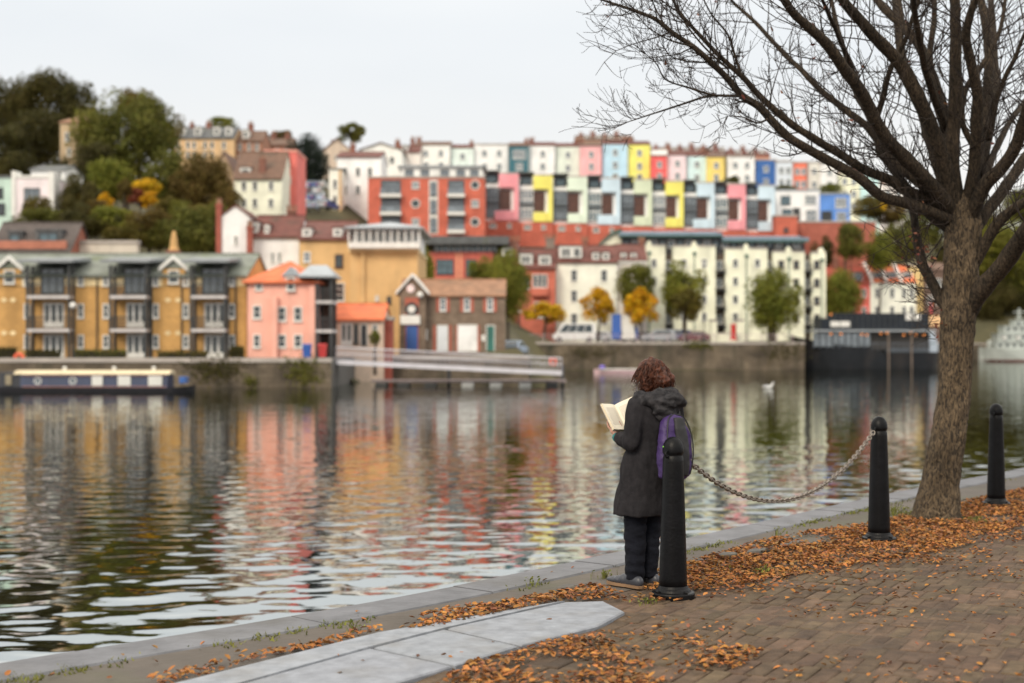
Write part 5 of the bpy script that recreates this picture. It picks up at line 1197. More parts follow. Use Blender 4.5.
H_ = [
 ('huge green tree in the middle of the left hillside',126,142,51,49,200,'deep','big'),
 ('dark tree on the left skyline, tallest of the crest',48,102,34,30,240,'dark','big'),
 ('dark tree at the top left corner of the crest',6,110,26,32,236,'dark','big'),
 ('dark tree on the crest right of the tallest one',80,108,20,24,238,'dark','round'),
 ('dark tree below the crest above the pale pink house',38,140,34,30,215,'dark','big'),
 ('dark tree at the left picture edge behind the mint house',2,155,30,26,205,'dark','round'),
 ('brownish tree crown showing behind the huge green tree',138,106,24,16,232,'brown','round'),
 ('olive tree crown behind the right shoulder of the huge green tree',166,130,18,22,225,'olive','round'),
 ('brown green tree below the sandstone terrace',203,188,31,32,180,'brown','big'),
 ('dark green tree left of the brown green one',166,180,24,26,182,'deep','round'),
 ('yellow autumn shrub with a round crown on the middle of the hillside',146,187,14,9,172,'yellow','small'),
 ('small bright yellow bush left of the dark red shrub',105,203,8,9,166,'orange','small'),
 ('dark red shrub under the yellow autumn shrub',138,198,10,10,168,'red','small'),
 ('rust brown shrub left of the dark red one',125,190,8,10,171,'brown','small'),
 ('amber bush right of the dark red shrub',150,200,9,9,167,'orange','small'),
 ('olive bush in front of the pale pink house',38,209,15,12,164,'olive','round'),
 ('dark bush between the pale pink house and the yellow bush',82,200,22,22,170,'dark','round'),
 ('green bush low on the hillside beneath the red shrub',115,222,26,14,160,'green','round'),
 ('deep green tree low on the hillside behind the chimney stack',190,232,26,24,155,'deep','round'),
 ('brown bush beneath the amber bush',150,222,22,14,158,'brown','round'),
 ('dark green bush left of the white gabled house',214,232,16,28,158,'deep','round'),
 ('bright green bush under the brown green tree',182,214,18,12,164,'bright','round'),
 ('dark bush behind the brown hipped roof',84,222,24,16,158,'dark','round'),
 ('deep green bush behind the pale garden wall',60,228,22,14,160,'deep','round'),
 ('dark round evergreen at the top of the steep street',307,164,22,28,252,'everg','dense'),
 ('dark bush beneath the round evergreen',302,193,10,14,246,'everg','round'),
 ('rounded green tree on the skyline above the sandstone dormers',223,125,14,8,285,'green','round'),
 ('flat topped pine on the skyline above the steep street',350,133,15,10,300,'deep','small'),
 ('bare brown tree on the skyline left of the pine',282,137,12,7,290,'brown','small'),
 ('dark tree filling the gap right of the sandstone tower',92,170,24,26,190,'dark','round'),
 ('dark tree above the slim white house on the hillside',62,176,14,18,198,'dark','round'),
 ('olive bush at the foot of the sandstone tower',78,196,16,18,172,'olive','round'),
 ('green tree below the huge green tree on the left hillside',112,184,26,22,182,'green','round'),
 ('rusty autumn tree beside the dark bush below the huge tree',96,214,16,13,163,'brown','round'),
 ('golden bush between the red shrub and the brown green tree',168,206,12,10,165,'olive','small'),
 ('rust orange bush low under the brown green tree',200,217,16,12,162,'brown','round'),
 ('deep green bush above the brick chimney stack',160,236,20,14,157,'deep','round'),
 ('olive bush low on the hillside above the garden wall',128,236,22,12,156,'olive','round'),
 ('dark green bush low on the hillside above the brown hipped roof',40,222,24,12,160,'deep','round'),
 ('dark tree between the mint house and the pale pink house roofs',18,168,20,16,192,'dark','round'),
 ('dark tree right of the brown green tree below the cream house',226,204,16,20,175,'brown','round'),
]
for lab, px, py, rx, ry, Y, k, sh in H_: tree(lab, px, py, rx*(1.12 if py > 175 else 1.06), ry*(1.12 if py > 175 else 1.06), Y, k, sh, cat='tree' if ry > 15 else 'bush', group=gh_)
gr_ = 'trees on the right hillside'
S_ = [
 ('dark green tree against the red brick retaining wall',852,243,17,20,236,'deep','round'),
 ('leafy green tree right of the retaining wall tree',880,252,18,22,238,'green','round'),
 ('dark tree under the blue cubic house end wall',823,252,13,16,236,'dark','round'),
 ('olive tree above the retaining wall beside the blue cubic house',868,208,18,12,262,'olive','round'),
 ('brownish hedge tree under the turquoise hilltop house',890,212,20,14,264,'brown','round'),
 ('dark tree above the ochre gable end',905,240,20,24,250,'deep','round'),
 ('green bush below the light grey hilltop house',830,191,14,7,270,'green','round'),
 ('deep green tree seen left of the bare trunk',925,222,22,26,262,'deep','round'),
 ('wide yellow green tree seen through the fork of the bare tree',1000,262,46,42,246,'bright','big'),
 ('dark tree below the yellow green one, behind the naval ship',985,302,34,28,242,'dark','big'),
 ('dark tree behind the naval ship at the right edge',1034,312,32,28,243,'dark','big'),
 ('olive tree high on the hill behind the fork of the bare tree',975,222,26,22,270,'olive','round'),
 ('green tree high on the hill at the right picture edge',1022,208,28,20,272,'deep','round'),
 ('dark green tree behind the trunk of the bare tree',948,270,22,30,250,'dark','round'),
 ('small yellow bush on the hill under the branches',883,207,4,4,255,'yellow','small'),
]
for lab, px, py, rx, ry, Y, k, sh in S_: tree(lab, px, py, rx, ry, Y+(72 if px > 945 else 0), k, sh, cat='tree' if ry > 15 else 'bush', group=gr_)
tree('green bush on the terrace between the coloured town houses and the whitish hilltop house', 732, 181, 9, 5, 270, 'deep', 'small', 'bush')
tree('low green bush in front of the grey hilltop houses', 785, 189, 14, 4, 268, 'deep', 'small', 'bush')
# hedges and pots along the left quay
def hedge(label, x0, x1, yt, yb, Y, kind):
    s_ = Y/F; p0 = P(x0, yb, Y); w_ = (x1-x0)*s_; h = (yb-yt)*s_
    o = thing('hedge', label, 'hedge', ((p0.x+w_/2), Y, .72)); m = MB(); r = random.Random(int(x0)+5)
    for i in range(int(1500*max(.4, w_*h/6))):
        p = Vector((r.uniform(-w_/2, w_/2), r.uniform(0, .9), (r.random()**.7)*h*(.88+.12*math.sin(i+p0.x))))
        nrm = Vector((r.gauss(0,.6), -1+r.gauss(0,.6), r.gauss(.4,.6))).normalized(); u_ = nrm.orthogonal().normalized(); v_ = nrm.cross(u_); q = r.uniform(.05,.12)
        m.add([p-u_*q, p-v_*q*.6, p+u_*q, p+v_*q*.6], [(0,1,2,3)])
    m.build('foliage', leaf(kind, (.05,.05,.02)), o)
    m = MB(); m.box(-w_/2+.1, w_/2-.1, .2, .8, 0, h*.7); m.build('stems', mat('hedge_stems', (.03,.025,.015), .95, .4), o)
hedge('clipped hedge at the left edge behind the orange lifebuoy', -6, 14, 347, 358, 113, 'dark'); hedge('low dark hedge under the leftmost balcony stack', 24, 58, 350, 358.5, 113, 'dark'); hedge('green hedge between the left and middle balcony stacks', 71, 124, 349, 358, 113, 'deep')
hedge('low olive hedge right of the middle balcony stack', 156, 206, 350, 357.5, 113, 'olive'); hedge('dark bush clump at the right end of the ochre flats', 229, 243, 346, 358, 113, 'dark')
# climbing weed on the quay wall
wd = thing('weed', 'bright green weed growing on the rubble wall below the pink house', 'plant', P(251, 386, 105.6)); m = MB(); r = random.Random(4)
for i in range(160):
    p = Vector((r.gauss(0,.25), r.uniform(-.15,.05), r.gauss(.35,.22))); nrm = Vector((r.gauss(0,1), r.gauss(-1,.5), r.gauss(0,1))).normalized(); u_ = nrm.orthogonal().normalized(); v_ = nrm.cross(u_)
    m.add([p-u_*.09, p-v_*.05, p+u_*.09, p+v_*.05], [(0,1,2,3)])
m.build('foliage', leafm['bright'], wd)
def ivy(label, px, py, Y, n, sx, sz_, kind):
    o = thing('ivy', label, 'plant', P(px, py, Y)); m = MB(); r = random.Random(int(px))
    for i in range(n):
        p = Vector((r.gauss(0,sx), r.uniform(-.18,.02), r.gauss(0,sz_))); nrm = Vector((r.gauss(0,.6), -1+r.gauss(0,.4), r.gauss(.3,.6))).normalized(); u_ = nrm.orthogonal().normalized(); v_ = nrm.cross(u_); q = r.uniform(.06,.14)
        m.add([p-u_*q, p-v_*q*.7, p+u_*q, p+v_*q*.7], [(0,1,2,3)])
    m.build('foliage', leafm[kind], o)
ivy('dark ivy patch on the rubble wall right of the narrowboat stern', 214, 370, 105.7, 420, 1.1, .5, 'dark')
ivy('dark ivy hanging over the quay wall corner below the pink house bins', 303, 372, 105.7, 380, .7, .6, 'deep')
ivy('green ivy tuft at the top of the tall quay wall below the tall lamp post', 700, 345, 181.7, 260, 1.0, .3, 'deep')
ivy('dark ivy stain on the tall quay wall right of the gull', 783, 352, 181.7, 420, 1.6, .8, 'dark')
ivy('dark weeds along the middle of the tall quay wall above the pink boat', 590, 352, 181.7, 300, 2.0, .5, 'dark')
# gull on the water
gl = thing('gull', 'white gull swimming on the water to the right of the woman', 'bird', P(768, 388.3, wz(388.3)))
m = MB(); m.tube(smooth_path([(-.42,0,.16),(-.25,0,.13),(0,0,.10),(.2,0,.13),(.30,0,.24),(.33,0,.36),(.40,0,.40),(.50,0,.37)], 4), [.01,.03,.05,.07,.085,.10,.115,.125,.13,.13,.125,.12,.11,.09,.075,.065,.06,.055,.055,.06,.062,.06,.055,.045,.035,.025,.02,.015,.008], 10); m.build('body', mat('gull_white', (.75,.75,.74), .6, .05), gl, smooth=True)
m = MB(); m.ball((-.12,0,.18), .26, .13, .06, 12, 6); m.build('wing', mat('gull_grey', (.4,.42,.45), .6, .1), gl, smooth=True)

# ------------------------------------------------------------------ bollards and chain
iron = mat('black_painted_iron', (.004,.004,.005), .40, .5, 9, bump=.15, bscale=60, spec=.16, stain=((.012,.011,.010), 2.5, .4, (1,1,1)))
bx = [(1.117, 9.86), (3.27, 12.67), (5.27, 15.48)]
blabs = ['black iron bollard the reading woman leans on', 'black iron bollard holding the right end of the chain', 'black iron bollard right of the bare tree trunk']
bo = thing('bollard', blabs[0], 'bollard', (*bx[0], 0), 'black iron bollards along the quay edge')
m = MB(); m.lathe([(.098,.05),(.096,.12),(.090,.35),(.081,.65),(.072,.93),(.070,.965),(.066,.97),(.066,.985),(.073,.992),(.074,1.0),(.073,1.025),(.066,1.055),(.052,1.08),(.030,1.098),(.006,1.105)], 40); m.build('shaft', iron, bo, smooth=True)
m = MB(); m.lathe([(.150,-.03),(.150,.022),(.146,.030),(.125,.036),(.118,.05),(.108,.058),(.099,.075),(.06,.076)], 40); m.build('base_flange', iron, bo, smooth=False)
m = MB()
for k in range(4): a = k*math.pi/2+.6; m.lathe([(.014,.028),(.014,.043),(.010,.046)], 6, (.133*math.cos(a), .133*math.sin(a), 0))
m.build('bolt', iron, bo)
m = MB()
for sg in (-1, 1):
    dv = Vector((.595,.804,0))*sg; c0 = dv*.082; up = Vector((0,0,1))
    ring = [c0+Vector((0,0,.985))+(dv*math.cos(i*math.pi/6)+up*math.sin(i*math.pi/6))*.022 for i in range(13)]; m.tube(ring, .006, 6, cap=False)
m.build('chain_eye', iron, bo, smooth=True)
bolls = [bo]
for k in (1, 2):
    c = copy_tree(bo); c.location = (*bx[k], 0); c.rotation_euler = (0, 0, .02*k); c['label'] = blabs[k]; bolls.append(c)
A = Vector((*bx[0], .985))+Vector((.595,.804,0))*.10; B = Vector((*bx[1], .985))-Vector((.595,.804,0))*.10
# catenary-like hang; lowest point a little left of the middle
def hang(t_): 
    p = A.lerp(B, t_); p.z -= 1.88*t_*(1-t_); return p
path = resample([hang(i/200) for i in range(201)], .043)
chm = mat('weathered_steel_chain', (.20,.17,.14), .5, .3, 30, metal=.6, col2=(.34,.30,.26))
m = MB()
for i in range(len(path)-1):
    a, b2 = path[i], path[i+1]; t_ = (b2-a).normalized(); c = (a+b2)/2; s1_ = t_.cross(Vector((0,0,1))).normalized(); s2_ = s1_.cross(t_)
    side = (s1_*.7+s2_*.7) if i % 2 else (s1_*.7-s2_*.7); pts = []
    for k in range(13):
        q = 2*math.pi*k/12; pts.append(c + t_*(.0335*math.cos(q)) + side*(.0165*math.sin(q)))
    m.tube(pts, .0062, 6, cap=False)
chn = m.build('chain', chm, smooth=True); tag(chn, 'weathered steel chain sagging between two black bollards', 'chain')

# ------------------------------------------------------------------ the bare tree
YT = 14.3
bark = bpy.data.materials.new('ridged_bark'); bark.use_nodes = True; t = bark.node_tree; b = t.nodes['Principled BSDF']; b.inputs['Roughness'].default_value = .9; b.inputs['Specular IOR Level'].default_value = .25
tc3 = N('ShaderNodeTexCoord', t); mp = N('ShaderNodeMapping', t); mp.inputs[3].default_value = (1, 1, .34); t.links.new(tc3.outputs['Object'], mp.inputs[0])
vo = N('ShaderNodeTexNoise', t); vo.inputs['Scale'].default_value = 48; vo.inputs['Detail'].default_value = 5; vo.inputs['Distortion'].default_value = .8; t.links.new(mp.outputs[0], vo.inputs['Vector'])
ra = N('ShaderNodeValToRGB', t); ra.color_ramp.elements[0].position = .38; ra.color_ramp.elements[0].color = (.030,.023,.017,1); ra.color_ramp.elements[1].position = .66; ra.color_ramp.elements[1].color = (.150,.108,.066,1)
t.links.new(vo.outputs[0], ra.inputs[0])
n2 = N('ShaderNodeTexNoise', t); n2.inputs['Scale'].default_value = 2.2; n2.inputs['Detail'].default_value = 5; t.links.new(tc3.outputs['Object'], n2.inputs['Vector'])
mxx = N('ShaderNodeMix', t, data_type='RGBA', blend_type='MULTIPLY'); mxx.inputs[0].default_value = 1; r3 = N('ShaderNodeMapRange', t); r3.inputs[1].default_value = .3; r3.inputs[2].default_value = .7; r3.inputs[3].default_value = .6; r3.inputs[4].default_value = 1.25
t.links.new(n2.outputs[0], r3.inputs[0]); t.links.new(ra.outputs[0], mxx.inputs[6]); t.links.new(r3.outputs[0], mxx.inputs[7]); t.links.new(mxx.outputs[2], b.inputs['Base Color'])
bp = N('ShaderNodeBump', t); bp.inputs['Strength'].default_value = .9; bp.inputs['Distance'].default_value = .02; t.links.new(vo.outputs[0], bp.inputs['Height']); t.links.new(bp.outputs[0], b.inputs['Normal'])
limb_m = mat('limb_bark', (.050,.037,.028), .9, .4, 9, bump=.5, bscale=40, stretch=(1,1,.4), spec=.25)
twig_m = mat('twig_bark', (.030,.022,.018), .85, .3, 6, spec=.25)
base = G(938, 517); base.y = YT; base.x = (938-512)/F*YT
tr = thing('bare_tree', 'leafless tree with ridged bark and spreading limbs between two bollards', 'tree', (base.x, base.y, 0))
org = Vector((base.x, base.y, 0))
def TP(px, py, dy=0): return P(px, py, YT+dy)-org
# trunk with real bark relief
axis = [TP(936,519),TP(938,505),TP(941.5,480),TP(946,450),TP(951,415),TP(955,380),TP(957.5,345),TP(959,310),TP(960.5,280),TP(962,250),TP(963,225),TP(963,205),TP(963,192)]
rads = [.232,.212,.190,.176,.167,.163,.165,.170,.176,.182,.175,.14,.08]
sp = smooth_path(axis, 14); rr_ = []
for i in range(len(sp)):
    f_ = i/14; k = min(int(f_), len(rads)-2); rr_.append(rads[k]+(rads[k+1]-rads[k])*(f_-k))
m = MB(); NN = 110
for i, (p, r0) in enumerate(zip(sp, rr_)):
    for k in range(NN):
        a = 2*math.pi*k/NN; ca, sa = math.cos(a), math.sin(a)
        z = p.z
        flare = 0
        if z < .35: flare = (.35-max(z,0))**2*.16*(1+.7*math.sin(a*5+1))
        lump = .018*noise.noise((ca*1.2, sa*1.2, z*1.3))
        rg = abs(noise.noise((ca*r0*13+5*noise.noise((ca,sa,z*2)), sa*r0*13, z*3.2)))
        rg2 = noise.noise((ca*r0*30, sa*r0*30, z*8))
        r = r0+flare+lump+.016*(min(rg*2.4,1)-.5)+.005*rg2
        m.v.append((p.x+r*ca, p.y+r*sa*.95, z))
for i in range(len(sp)-1):
    for k in range(NN): m.f.append((i*NN+k, i*NN+(k+1)%NN, (i+1)*NN+(k+1)%NN, (i+1)*NN+k)); m.m.append(0)
m.f.append(tuple((len(sp)-1)*NN+k for k in range(NN))); m.m.append(0)
m.build('trunk', bark, tr, smooth=True)
# limbs: picture course, reach towards (-) or away from (+) the camera at the tip, radius start/end in px
LB = [
 ([(964,226),(940,216),(922,209),(907,204),(882,196),(857,176),(829,160.5),(802,146),(778.6,128),(760,108),(742.6,95.7),(727,78),(709,60.5),(695.7,49.8),(674,33),(658.6,21.5),(644,14),(617.6,5),(600,-1)], -1.6, 8, 1.0),
 ([(960,214),(936,203),(920,195),(903.6,190),(886,178),(860.6,168),(837,152),(815.7,140),(794,126),(775.8,111),(756,92),(742.6,77),(727,62.5),(711,47),(693.8,29),(680,12.7),(670,-6)], -.9, 7.5, 1.3),
 ([(950,206),(920,184),(893,160),(869,129),(846,111),(822.5,92),(801,70),(781.5,51),(760,28),(746.5,13.7),(733,2),(722,-12)], .8, 6, 1.2),
 ([(956,215),(932,185),(907,160),(888.7,141),(876,121),(861.6,92),(844,68),(826,43),(809,27),(793,12),(780,-6)], -1.8, 10, 4),
 ([(952,232),(924,209),(907,187.6),(891,165),(880.5,150.7),(871,120),(858,95),(848,62),(838,30),(830,-5)], 1.2, 7, 2.5),
 ([(953,205),(946,170),(936,140),(920,101),(906.5,74),(894.8,57),(877,39),(861.6,21.5),(846,4),(838,-8)], -.9, 11, 5),
 ([(953,200),(948,150),(941.6,105),(930,74),(922,51),(908,31),(885,10),(873,-4)], .9, 9, 4.5),
 ([(958,215),(952,160),(955,100),(956,47),(955,-8)], -.3, 11, 6),
 ([(955,210),(938,165),(919,103),(905,70),(900,42),(896,15),(894,-6)], 1.4, 9, 4),
 ([(945,130),(930,85),(923,60),(917.6,30),(912,-5)], -1.3, 5, 3),
 ([(950,140),(936,95),(930,54),(935,19),(934,-6)], .5, 5, 3),
 ([(966,210),(975,165),(977,120),(977,90),(970,61),(966,35),(970,14),(978,-6)], -1.0, 9, 3.5),
 ([(968,210),(978,150),(985,110),(989,77),(987,35),(982,5),(980,-8)], .7, 9, 4),
 ([(970,205),(985,150),(994,98),(994,47),(990,-6)], 1.5, 8, 4),
 ([(968,225),(983,188),(1001,169),(1016,145),(1022,124),(1032,90),(1045,50)], -1.4, 9.5, 5),
 ([(970,240),(985,213),(1003.5,190),(1020,165),(1035,145),(1060,110)], .7, 9, 5),
 ([(985,175),(1000,140),(1017,112),(1032,94),(1050,70)], 1.8, 5, 2),
 ([(988,140),(996,105),(1003,82),(1015,58),(1024,35),(1034,10)], -.7, 4, 1.6),
 ([(968,275),(981,251),(995,226.6),(1011.7,210),(1028,200),(1050,190)], -.6, 8, 5),
 ([(966,312),(985,285),(1003,265),(1026,232),(1050,200)], -1.2, 13, 9),
 ([(955,320),(940,298),(931,281),(922,262),(917,239),(914,220),(907,195),(896,170)], .6, 8, 3.5),
 ([(975,150),(962,120),(966,90),(985,60),(1000,30),(1006,-6)], .3, 4, 2.2),
 ([(906,75),(900,50),(902,25),(898,-6)], .2, 4, 2.5),
 ([(876,121),(884,95),(890,70),(905,40),(915,10),(920,-6)], -.6, 4, 2),
 ([(862,92),(848,60),(836,30),(826,8),(820,-6)], -1.5, 3.5, 1.6),
 ([(742.6,95.7),(715,95.7),(701.6,97.7),(678,105.5),(654.7,113),(643,117),(628,122)], -.9, 1.6, .5),
 ([(715,95.7),(702,92),(690,88),(666,80),(656.6,64),(646,54)], -1.2, 1.4, .5),
 ([(742,80),(735,55),(728,35),(712,15),(702,-4)], -.5, 1.6, .8),
 ([(727,68),(705,48),(690,30),(680,14)], -1.8, 1.2, .5),
 ([(709,62),(690,62),(672,57),(664,48)], -1.0, 1.1, .4),
 ([(768,119),(757,123),(742,117),(728,116)], -1.0, 1.2, .4),
 ([(693,47),(670,40),(650,29),(640,18)], -1.4, 1.1, .4),
]
lm = MB(); limbs = []
for pts, dy, r0, r1 in LB:
    L = [0]
    for a, b2 in zip(pts, pts[1:]): L.append(L[-1]+math.hypot(b2[0]-a[0], b2[1]-a[1]))
    q = [TP(px, py, dy*(l/L[-1])**1.1 if r0 > 2 else dy) for (px, py), l in zip(pts, L)]
    if r0 <= 2:      # thin side branches start on their limb, which lies near this depth
        q = [TP(px, py, dy-.3*l/L[-1]) for (px, py), l in zip(pts, L)]
    s_ = smooth_path(q, 6); n = len(s_)
    r0 *= .77 if r0 > 4 else .85; r1 *= .80
    rad = [((r0*(1-i/(n-1))**.85 + r1*(1-(1-i/(n-1))**.85)))*YT/F*(1+.10*noise.noise((i*.5, r0, dy*3))) for i in range(n)]
    jj = [p+Vector((noise.noise((p.x*4,p.y*4,p.z*4+9)),0,noise.noise((p.z*4,p.x*4,3))))*min(.012, rad[i]*.5) for i, p in enumerate(s_)]
    lm.tube(jj, rad, 12 if r0 > 4 else 8); limbs.append((jj, rad))
bark_backlit = bark.copy(); bark_backlit.name = 'backlit_limb_bark'  # trunk bark darkened: the limbs' backlit look is put into the colour
for n_ in bark_backlit.node_tree.nodes:
    if n_.type == 'VALTORGB': n_.color_ramp.elements[0].color = (.018,.014,.010,1); n_.color_ramp.elements[1].color = (.072,.052,.035,1)
lm.build('limbs', bark_backlit, tr, smooth=True)
tw = MB(); rt_ = random.Random(21); lf_pts = []
def twig(p, d, L, r, lev):
    n = 6 if lev == 1 else 4; pts = [p]; cur = d.normalized()
    for i in range(n):
        cur = (cur + Vector((rt_.gauss(0,.16), rt_.gauss(0,.16), rt_.gauss(.07,.14)))).normalized(); pts.append(pts[-1]+cur*L/n)
    tw.tube(pts, [max(r*(1-.75*i/n), .0020) for i in range(n+1)], 5 if lev == 1 else 4)
    if lev < 3:
        k = rt_.randint(2, 5) if lev == 1 else rt_.randint(0, 2)
        for j in range(k):
            i = rt_.randint(1, n); dd = (pts[i]-pts[i-1]).normalized(); sd_ = Vector((rt_.gauss(0,1), rt_.gauss(0,1), rt_.gauss(.2,1))).normalized()
            twig(pts[i], (dd*.75+sd_*.75), L*rt_.uniform(.3,.55), r*.6, lev+1)
    if rt_.random() < .035: lf_pts.append(pts[-1])
for jj, rad in limbs:
    for i in range(4, len(jj)-1):
        if rad[i] > .085: continue
        pr = .24 if rad[i] > .02 else .34
        for _ in range(2):
            if rt_.random() > pr: continue
            t_ = (jj[i+1]-jj[i-1]).normalized(); sd_ = Vector((rt_.gauss(0,1), rt_.gauss(0,1), rt_.gauss(.15,1)))
            sd_ = (sd_-t_*sd_.dot(t_)).normalized()
            L = rt_.uniform(.25, .95)*(.55 if rad[i] < .015 else 1); twig(jj[i]+sd_*rad[i]*.6, t_*.75+sd_*.85, L, min(.0075, max(.003, rad[i]*.35)), 1)
    # fine ends
    e = (jj[-1]-jj[-3]).normalized()
    for _ in range(4): twig(jj[-1], e+Vector((rt_.gauss(0,.4), rt_.gauss(0,.4), rt_.gauss(0,.4))), rt_.uniform(.2,.6), min(.005, rad[-1]), 1)
# brush of epicormic shoots on the left side of the fork
for _ in range(60):
    p = TP(rt_.uniform(908,938), rt_.uniform(235,318), rt_.uniform(-.25,.3)); twig(p, Vector((rt_.gauss(-.5,.5), rt_.gauss(0,.5), rt_.gauss(.25,.6))), rt_.uniform(.12,.42), .004, 2)
for _ in range(14):
    p = TP(rt_.uniform(930,940), rt_.uniform(300,340), -.12); twig(p, Vector((-.9, rt_.gauss(0,.3), rt_.gauss(.2,.5))), rt_.uniform(.12,.35), .004, 2)
tw.build('twigs', twig_m, tr)
dead = mat('withered_leaf', (.22,.08,.03), .8, .4, 6, island=.3, col2=(.17,.04,.03))
m = MB()
def curl_leaf(mb, p, s_, rnd_, flat=True, mi=0):
    a = rnd_.uniform(0, 6.283)
    if flat: nrm = Vector((rnd_.gauss(0,.33), rnd_.gauss(0,.33), 1)).normalized()
    else: nrm = Vector((rnd_.gauss(0,1), rnd_.gauss(0,1), rnd_.gauss(0,1))).normalized()
    u_ = nrm.orthogonal().normalized(); v_ = nrm.cross(u_); u2 = u_*math.cos(a)+v_*math.sin(a); v2 = nrm.cross(u2)
    c1, c2 = rnd_.uniform(.1,.5), rnd_.uniform(.1,.5); wd_ = rnd_.uniform(.42,.65)
    vs = [p-u2*s_+nrm*s_*.25*c1, p-u2*s_*.35-v2*s_*wd_+nrm*s_*c2, p+u2*s_*.45-v2*s_*wd_*.8+nrm*s_*c2*.8, p+u2*s_*1.05+nrm*s_*.35*c1, p+u2*s_*.45+v2*s_*wd_*.8+nrm*s_*c1, p-u2*s_*.35+v2*s_*wd_+nrm*s_*c1*.9, p-u2*s_*.35, p+u2*s_*.45]
    mb.add(vs, [(0,1,6),(1,2,7,6),(2,3,7),(0,6,5),(6,7,4,5),(7,3,4)], mi)
for p in lf_pts[:90]: curl_leaf(m, p-Vector((0,0,.02)), rt_.uniform(.018,.032), rt_, False)
for _ in range(45): curl_leaf(m, TP(rt_.gauss(922,8), rt_.gauss(255,22), rt_.uniform(-.25,.25)), rt_.uniform(.018,.03), rt_, False)
for _ in range(14): curl_leaf(m, TP(rt_.gauss(936,5), rt_.gauss(322,9), -.15), rt_.uniform(.018,.03), rt_, False)
m.build('withered_leaves', dead, tr)

# ------------------------------------------------------------------ fallen leaves, moss and weeds
bt = [(150,680),(250,655),(330,640),(380,625),(440,613),(500,602),(560,592),(600,583),(640,578),(690,562),(730,551),(760,542),(810,532),(868,524),(920,512),(960,503),(1024,489),(1090,474)]
bb = [(1090,505),(1024,527),(960,548),(880,562),(830,570),(790,577),(740,586),(690,592),(655,600),(632,603),(600,600),(567,601),(500,615),(440,628),(380,634),(330,646),(250,664),(160,688)]
band = [G(*p) for p in bt+bb]
patch = [G(*p) for p in [(420,700),(470,664),(520,652),(560,640),(610,634),(660,636),(720,643),(765,652),(740,668),(690,676),(650,690),(560,705)]]
paved = [G(*p) for p in bb[1:9]+[(632,606),(540,645),(420,683),(440,720),(1100,720),(1100,560)]]
rl_ = random.Random(5)
leafg = mat('fallen_leaves', (.33,.125,.042), .85, .3, 3, island=.20, col2=(.46,.20,.065), spec=.15); leafb = mat('fallen_leaves_brown', (.15,.070,.036), .85, .3, 3, island=.4, col2=(.28,.13,.065), spec=.2)
m = MB()
def scatter(poly, dens, hmax, smin=.012, smax=.026, clump=None):
    xs = [p.x for p in poly]; ys = [p.y for p in poly]; x0, x1, y0, y1 = min(xs), max(xs), min(ys), max(ys)
    for _ in range(int(dens*(x1-x0)*(y1-y0))):
        x, y = rl_.uniform(x0,x1), rl_.uniform(y0,y1)
        if abs(x/y) > .5 or not inpoly(x, y, poly): continue
        if clump and noise.noise((x*clump[0], y*clump[0], 1.7))+rl_.gauss(0,.15) < clump[1]: continue
        if math.hypot(x-base.x, y-base.y) < .27 or any(math.hypot(x-a, y-b3) < .155 for a, b3 in bx) or math.hypot(x-.80, y-10.26) < .19 or math.hypot(x-.90, y-10.36) < .17 or math.hypot(x-.74,y-10.34) < .15 or math.hypot(x-.82,y-10.12) < .12: continue
        h = .004+hmax*rl_.random()*(.4+.6*max(0, noise.noise((x*2, y*2, 5))+.5))
        curl_leaf(m, Vector((x, y, h)), rl_.uniform(smin, smax), rl_, True, 1 if rl_.random() < .45 else 0)
scatter(band, 1750, .035, clump=(1.9,-.30))
scatter(patch, 1300, .028, clump=(2.2,-.12))
scatter(paved, 120, .010, .011, .024, clump=(1.5,.14)); scatter(paved, 9, .008, .011, .024)
fringe = [G(*p) for p in [(640,606),(690,600),(740,594),(790,586),(830,580),(880,573),(960,560),(1040,540),(1040,524),(960,546),(880,560),(790,574),(690,590),(640,600)]]
scatter(fringe, 420, .015, clump=(2.5,.02))
scatter([G(*p) for p in [(150,683),(400,620),(600,575),(600,560),(400,605),(0,672),(0,700)]], 5, .006)
scatter([G(*p) for p in [(130,690),(380,640),(590,606),(622,612),(430,683)]], 7, .02)
lo_ = m.build('fallen_leaves', [leafg, leafb]); tag(lo_, 'orange and brown fallen leaves heaped along the quay edge and strewn over the setts', 'leaves', kind='stuff')
mossm = mat('moss_green', (.11,.14,.02), .9, .35, 4, island=.3, col2=(.19,.18,.03))
m = MB(); ml = offset(edge, CW+.012)
for p in ml:
    if not (4 < p.y < 22): continue
    for _ in range(60):
        q = noise.noise((p.x*1.1, p.y*1.1, 8))
        if q+rl_.gauss(0,.15) < .14: continue
        c = p+Vector((rl_.gauss(0,.12), rl_.gauss(0,.14), 0)); d_ = Vector((.78,-.62,0)); off = abs(rl_.gauss(0,.022)); 
        c = p + Vector((rl_.uniform(-.13,.13)*.62, rl_.uniform(-.13,.13)*.78, 0)) + d_*off
        hgt = rl_.uniform(.003,.016); ww = rl_.uniform(.004,.010); a = rl_.uniform(0,6.28); dx, dy = math.cos(a)*ww, math.sin(a)*ww; lx, ly = rl_.gauss(0,.012), rl_.gauss(0,.012)
        m.add([(c.x-dx,c.y-dy,-.012),(c.x+dx,c.y+dy,-.012),(c.x+lx,c.y+ly,hgt)], [(0,1,2)])
mo = m.build('moss', mossm); tag(mo, 'yellow green moss growing in the seam behind the quay coping', 'moss', kind='stuff')
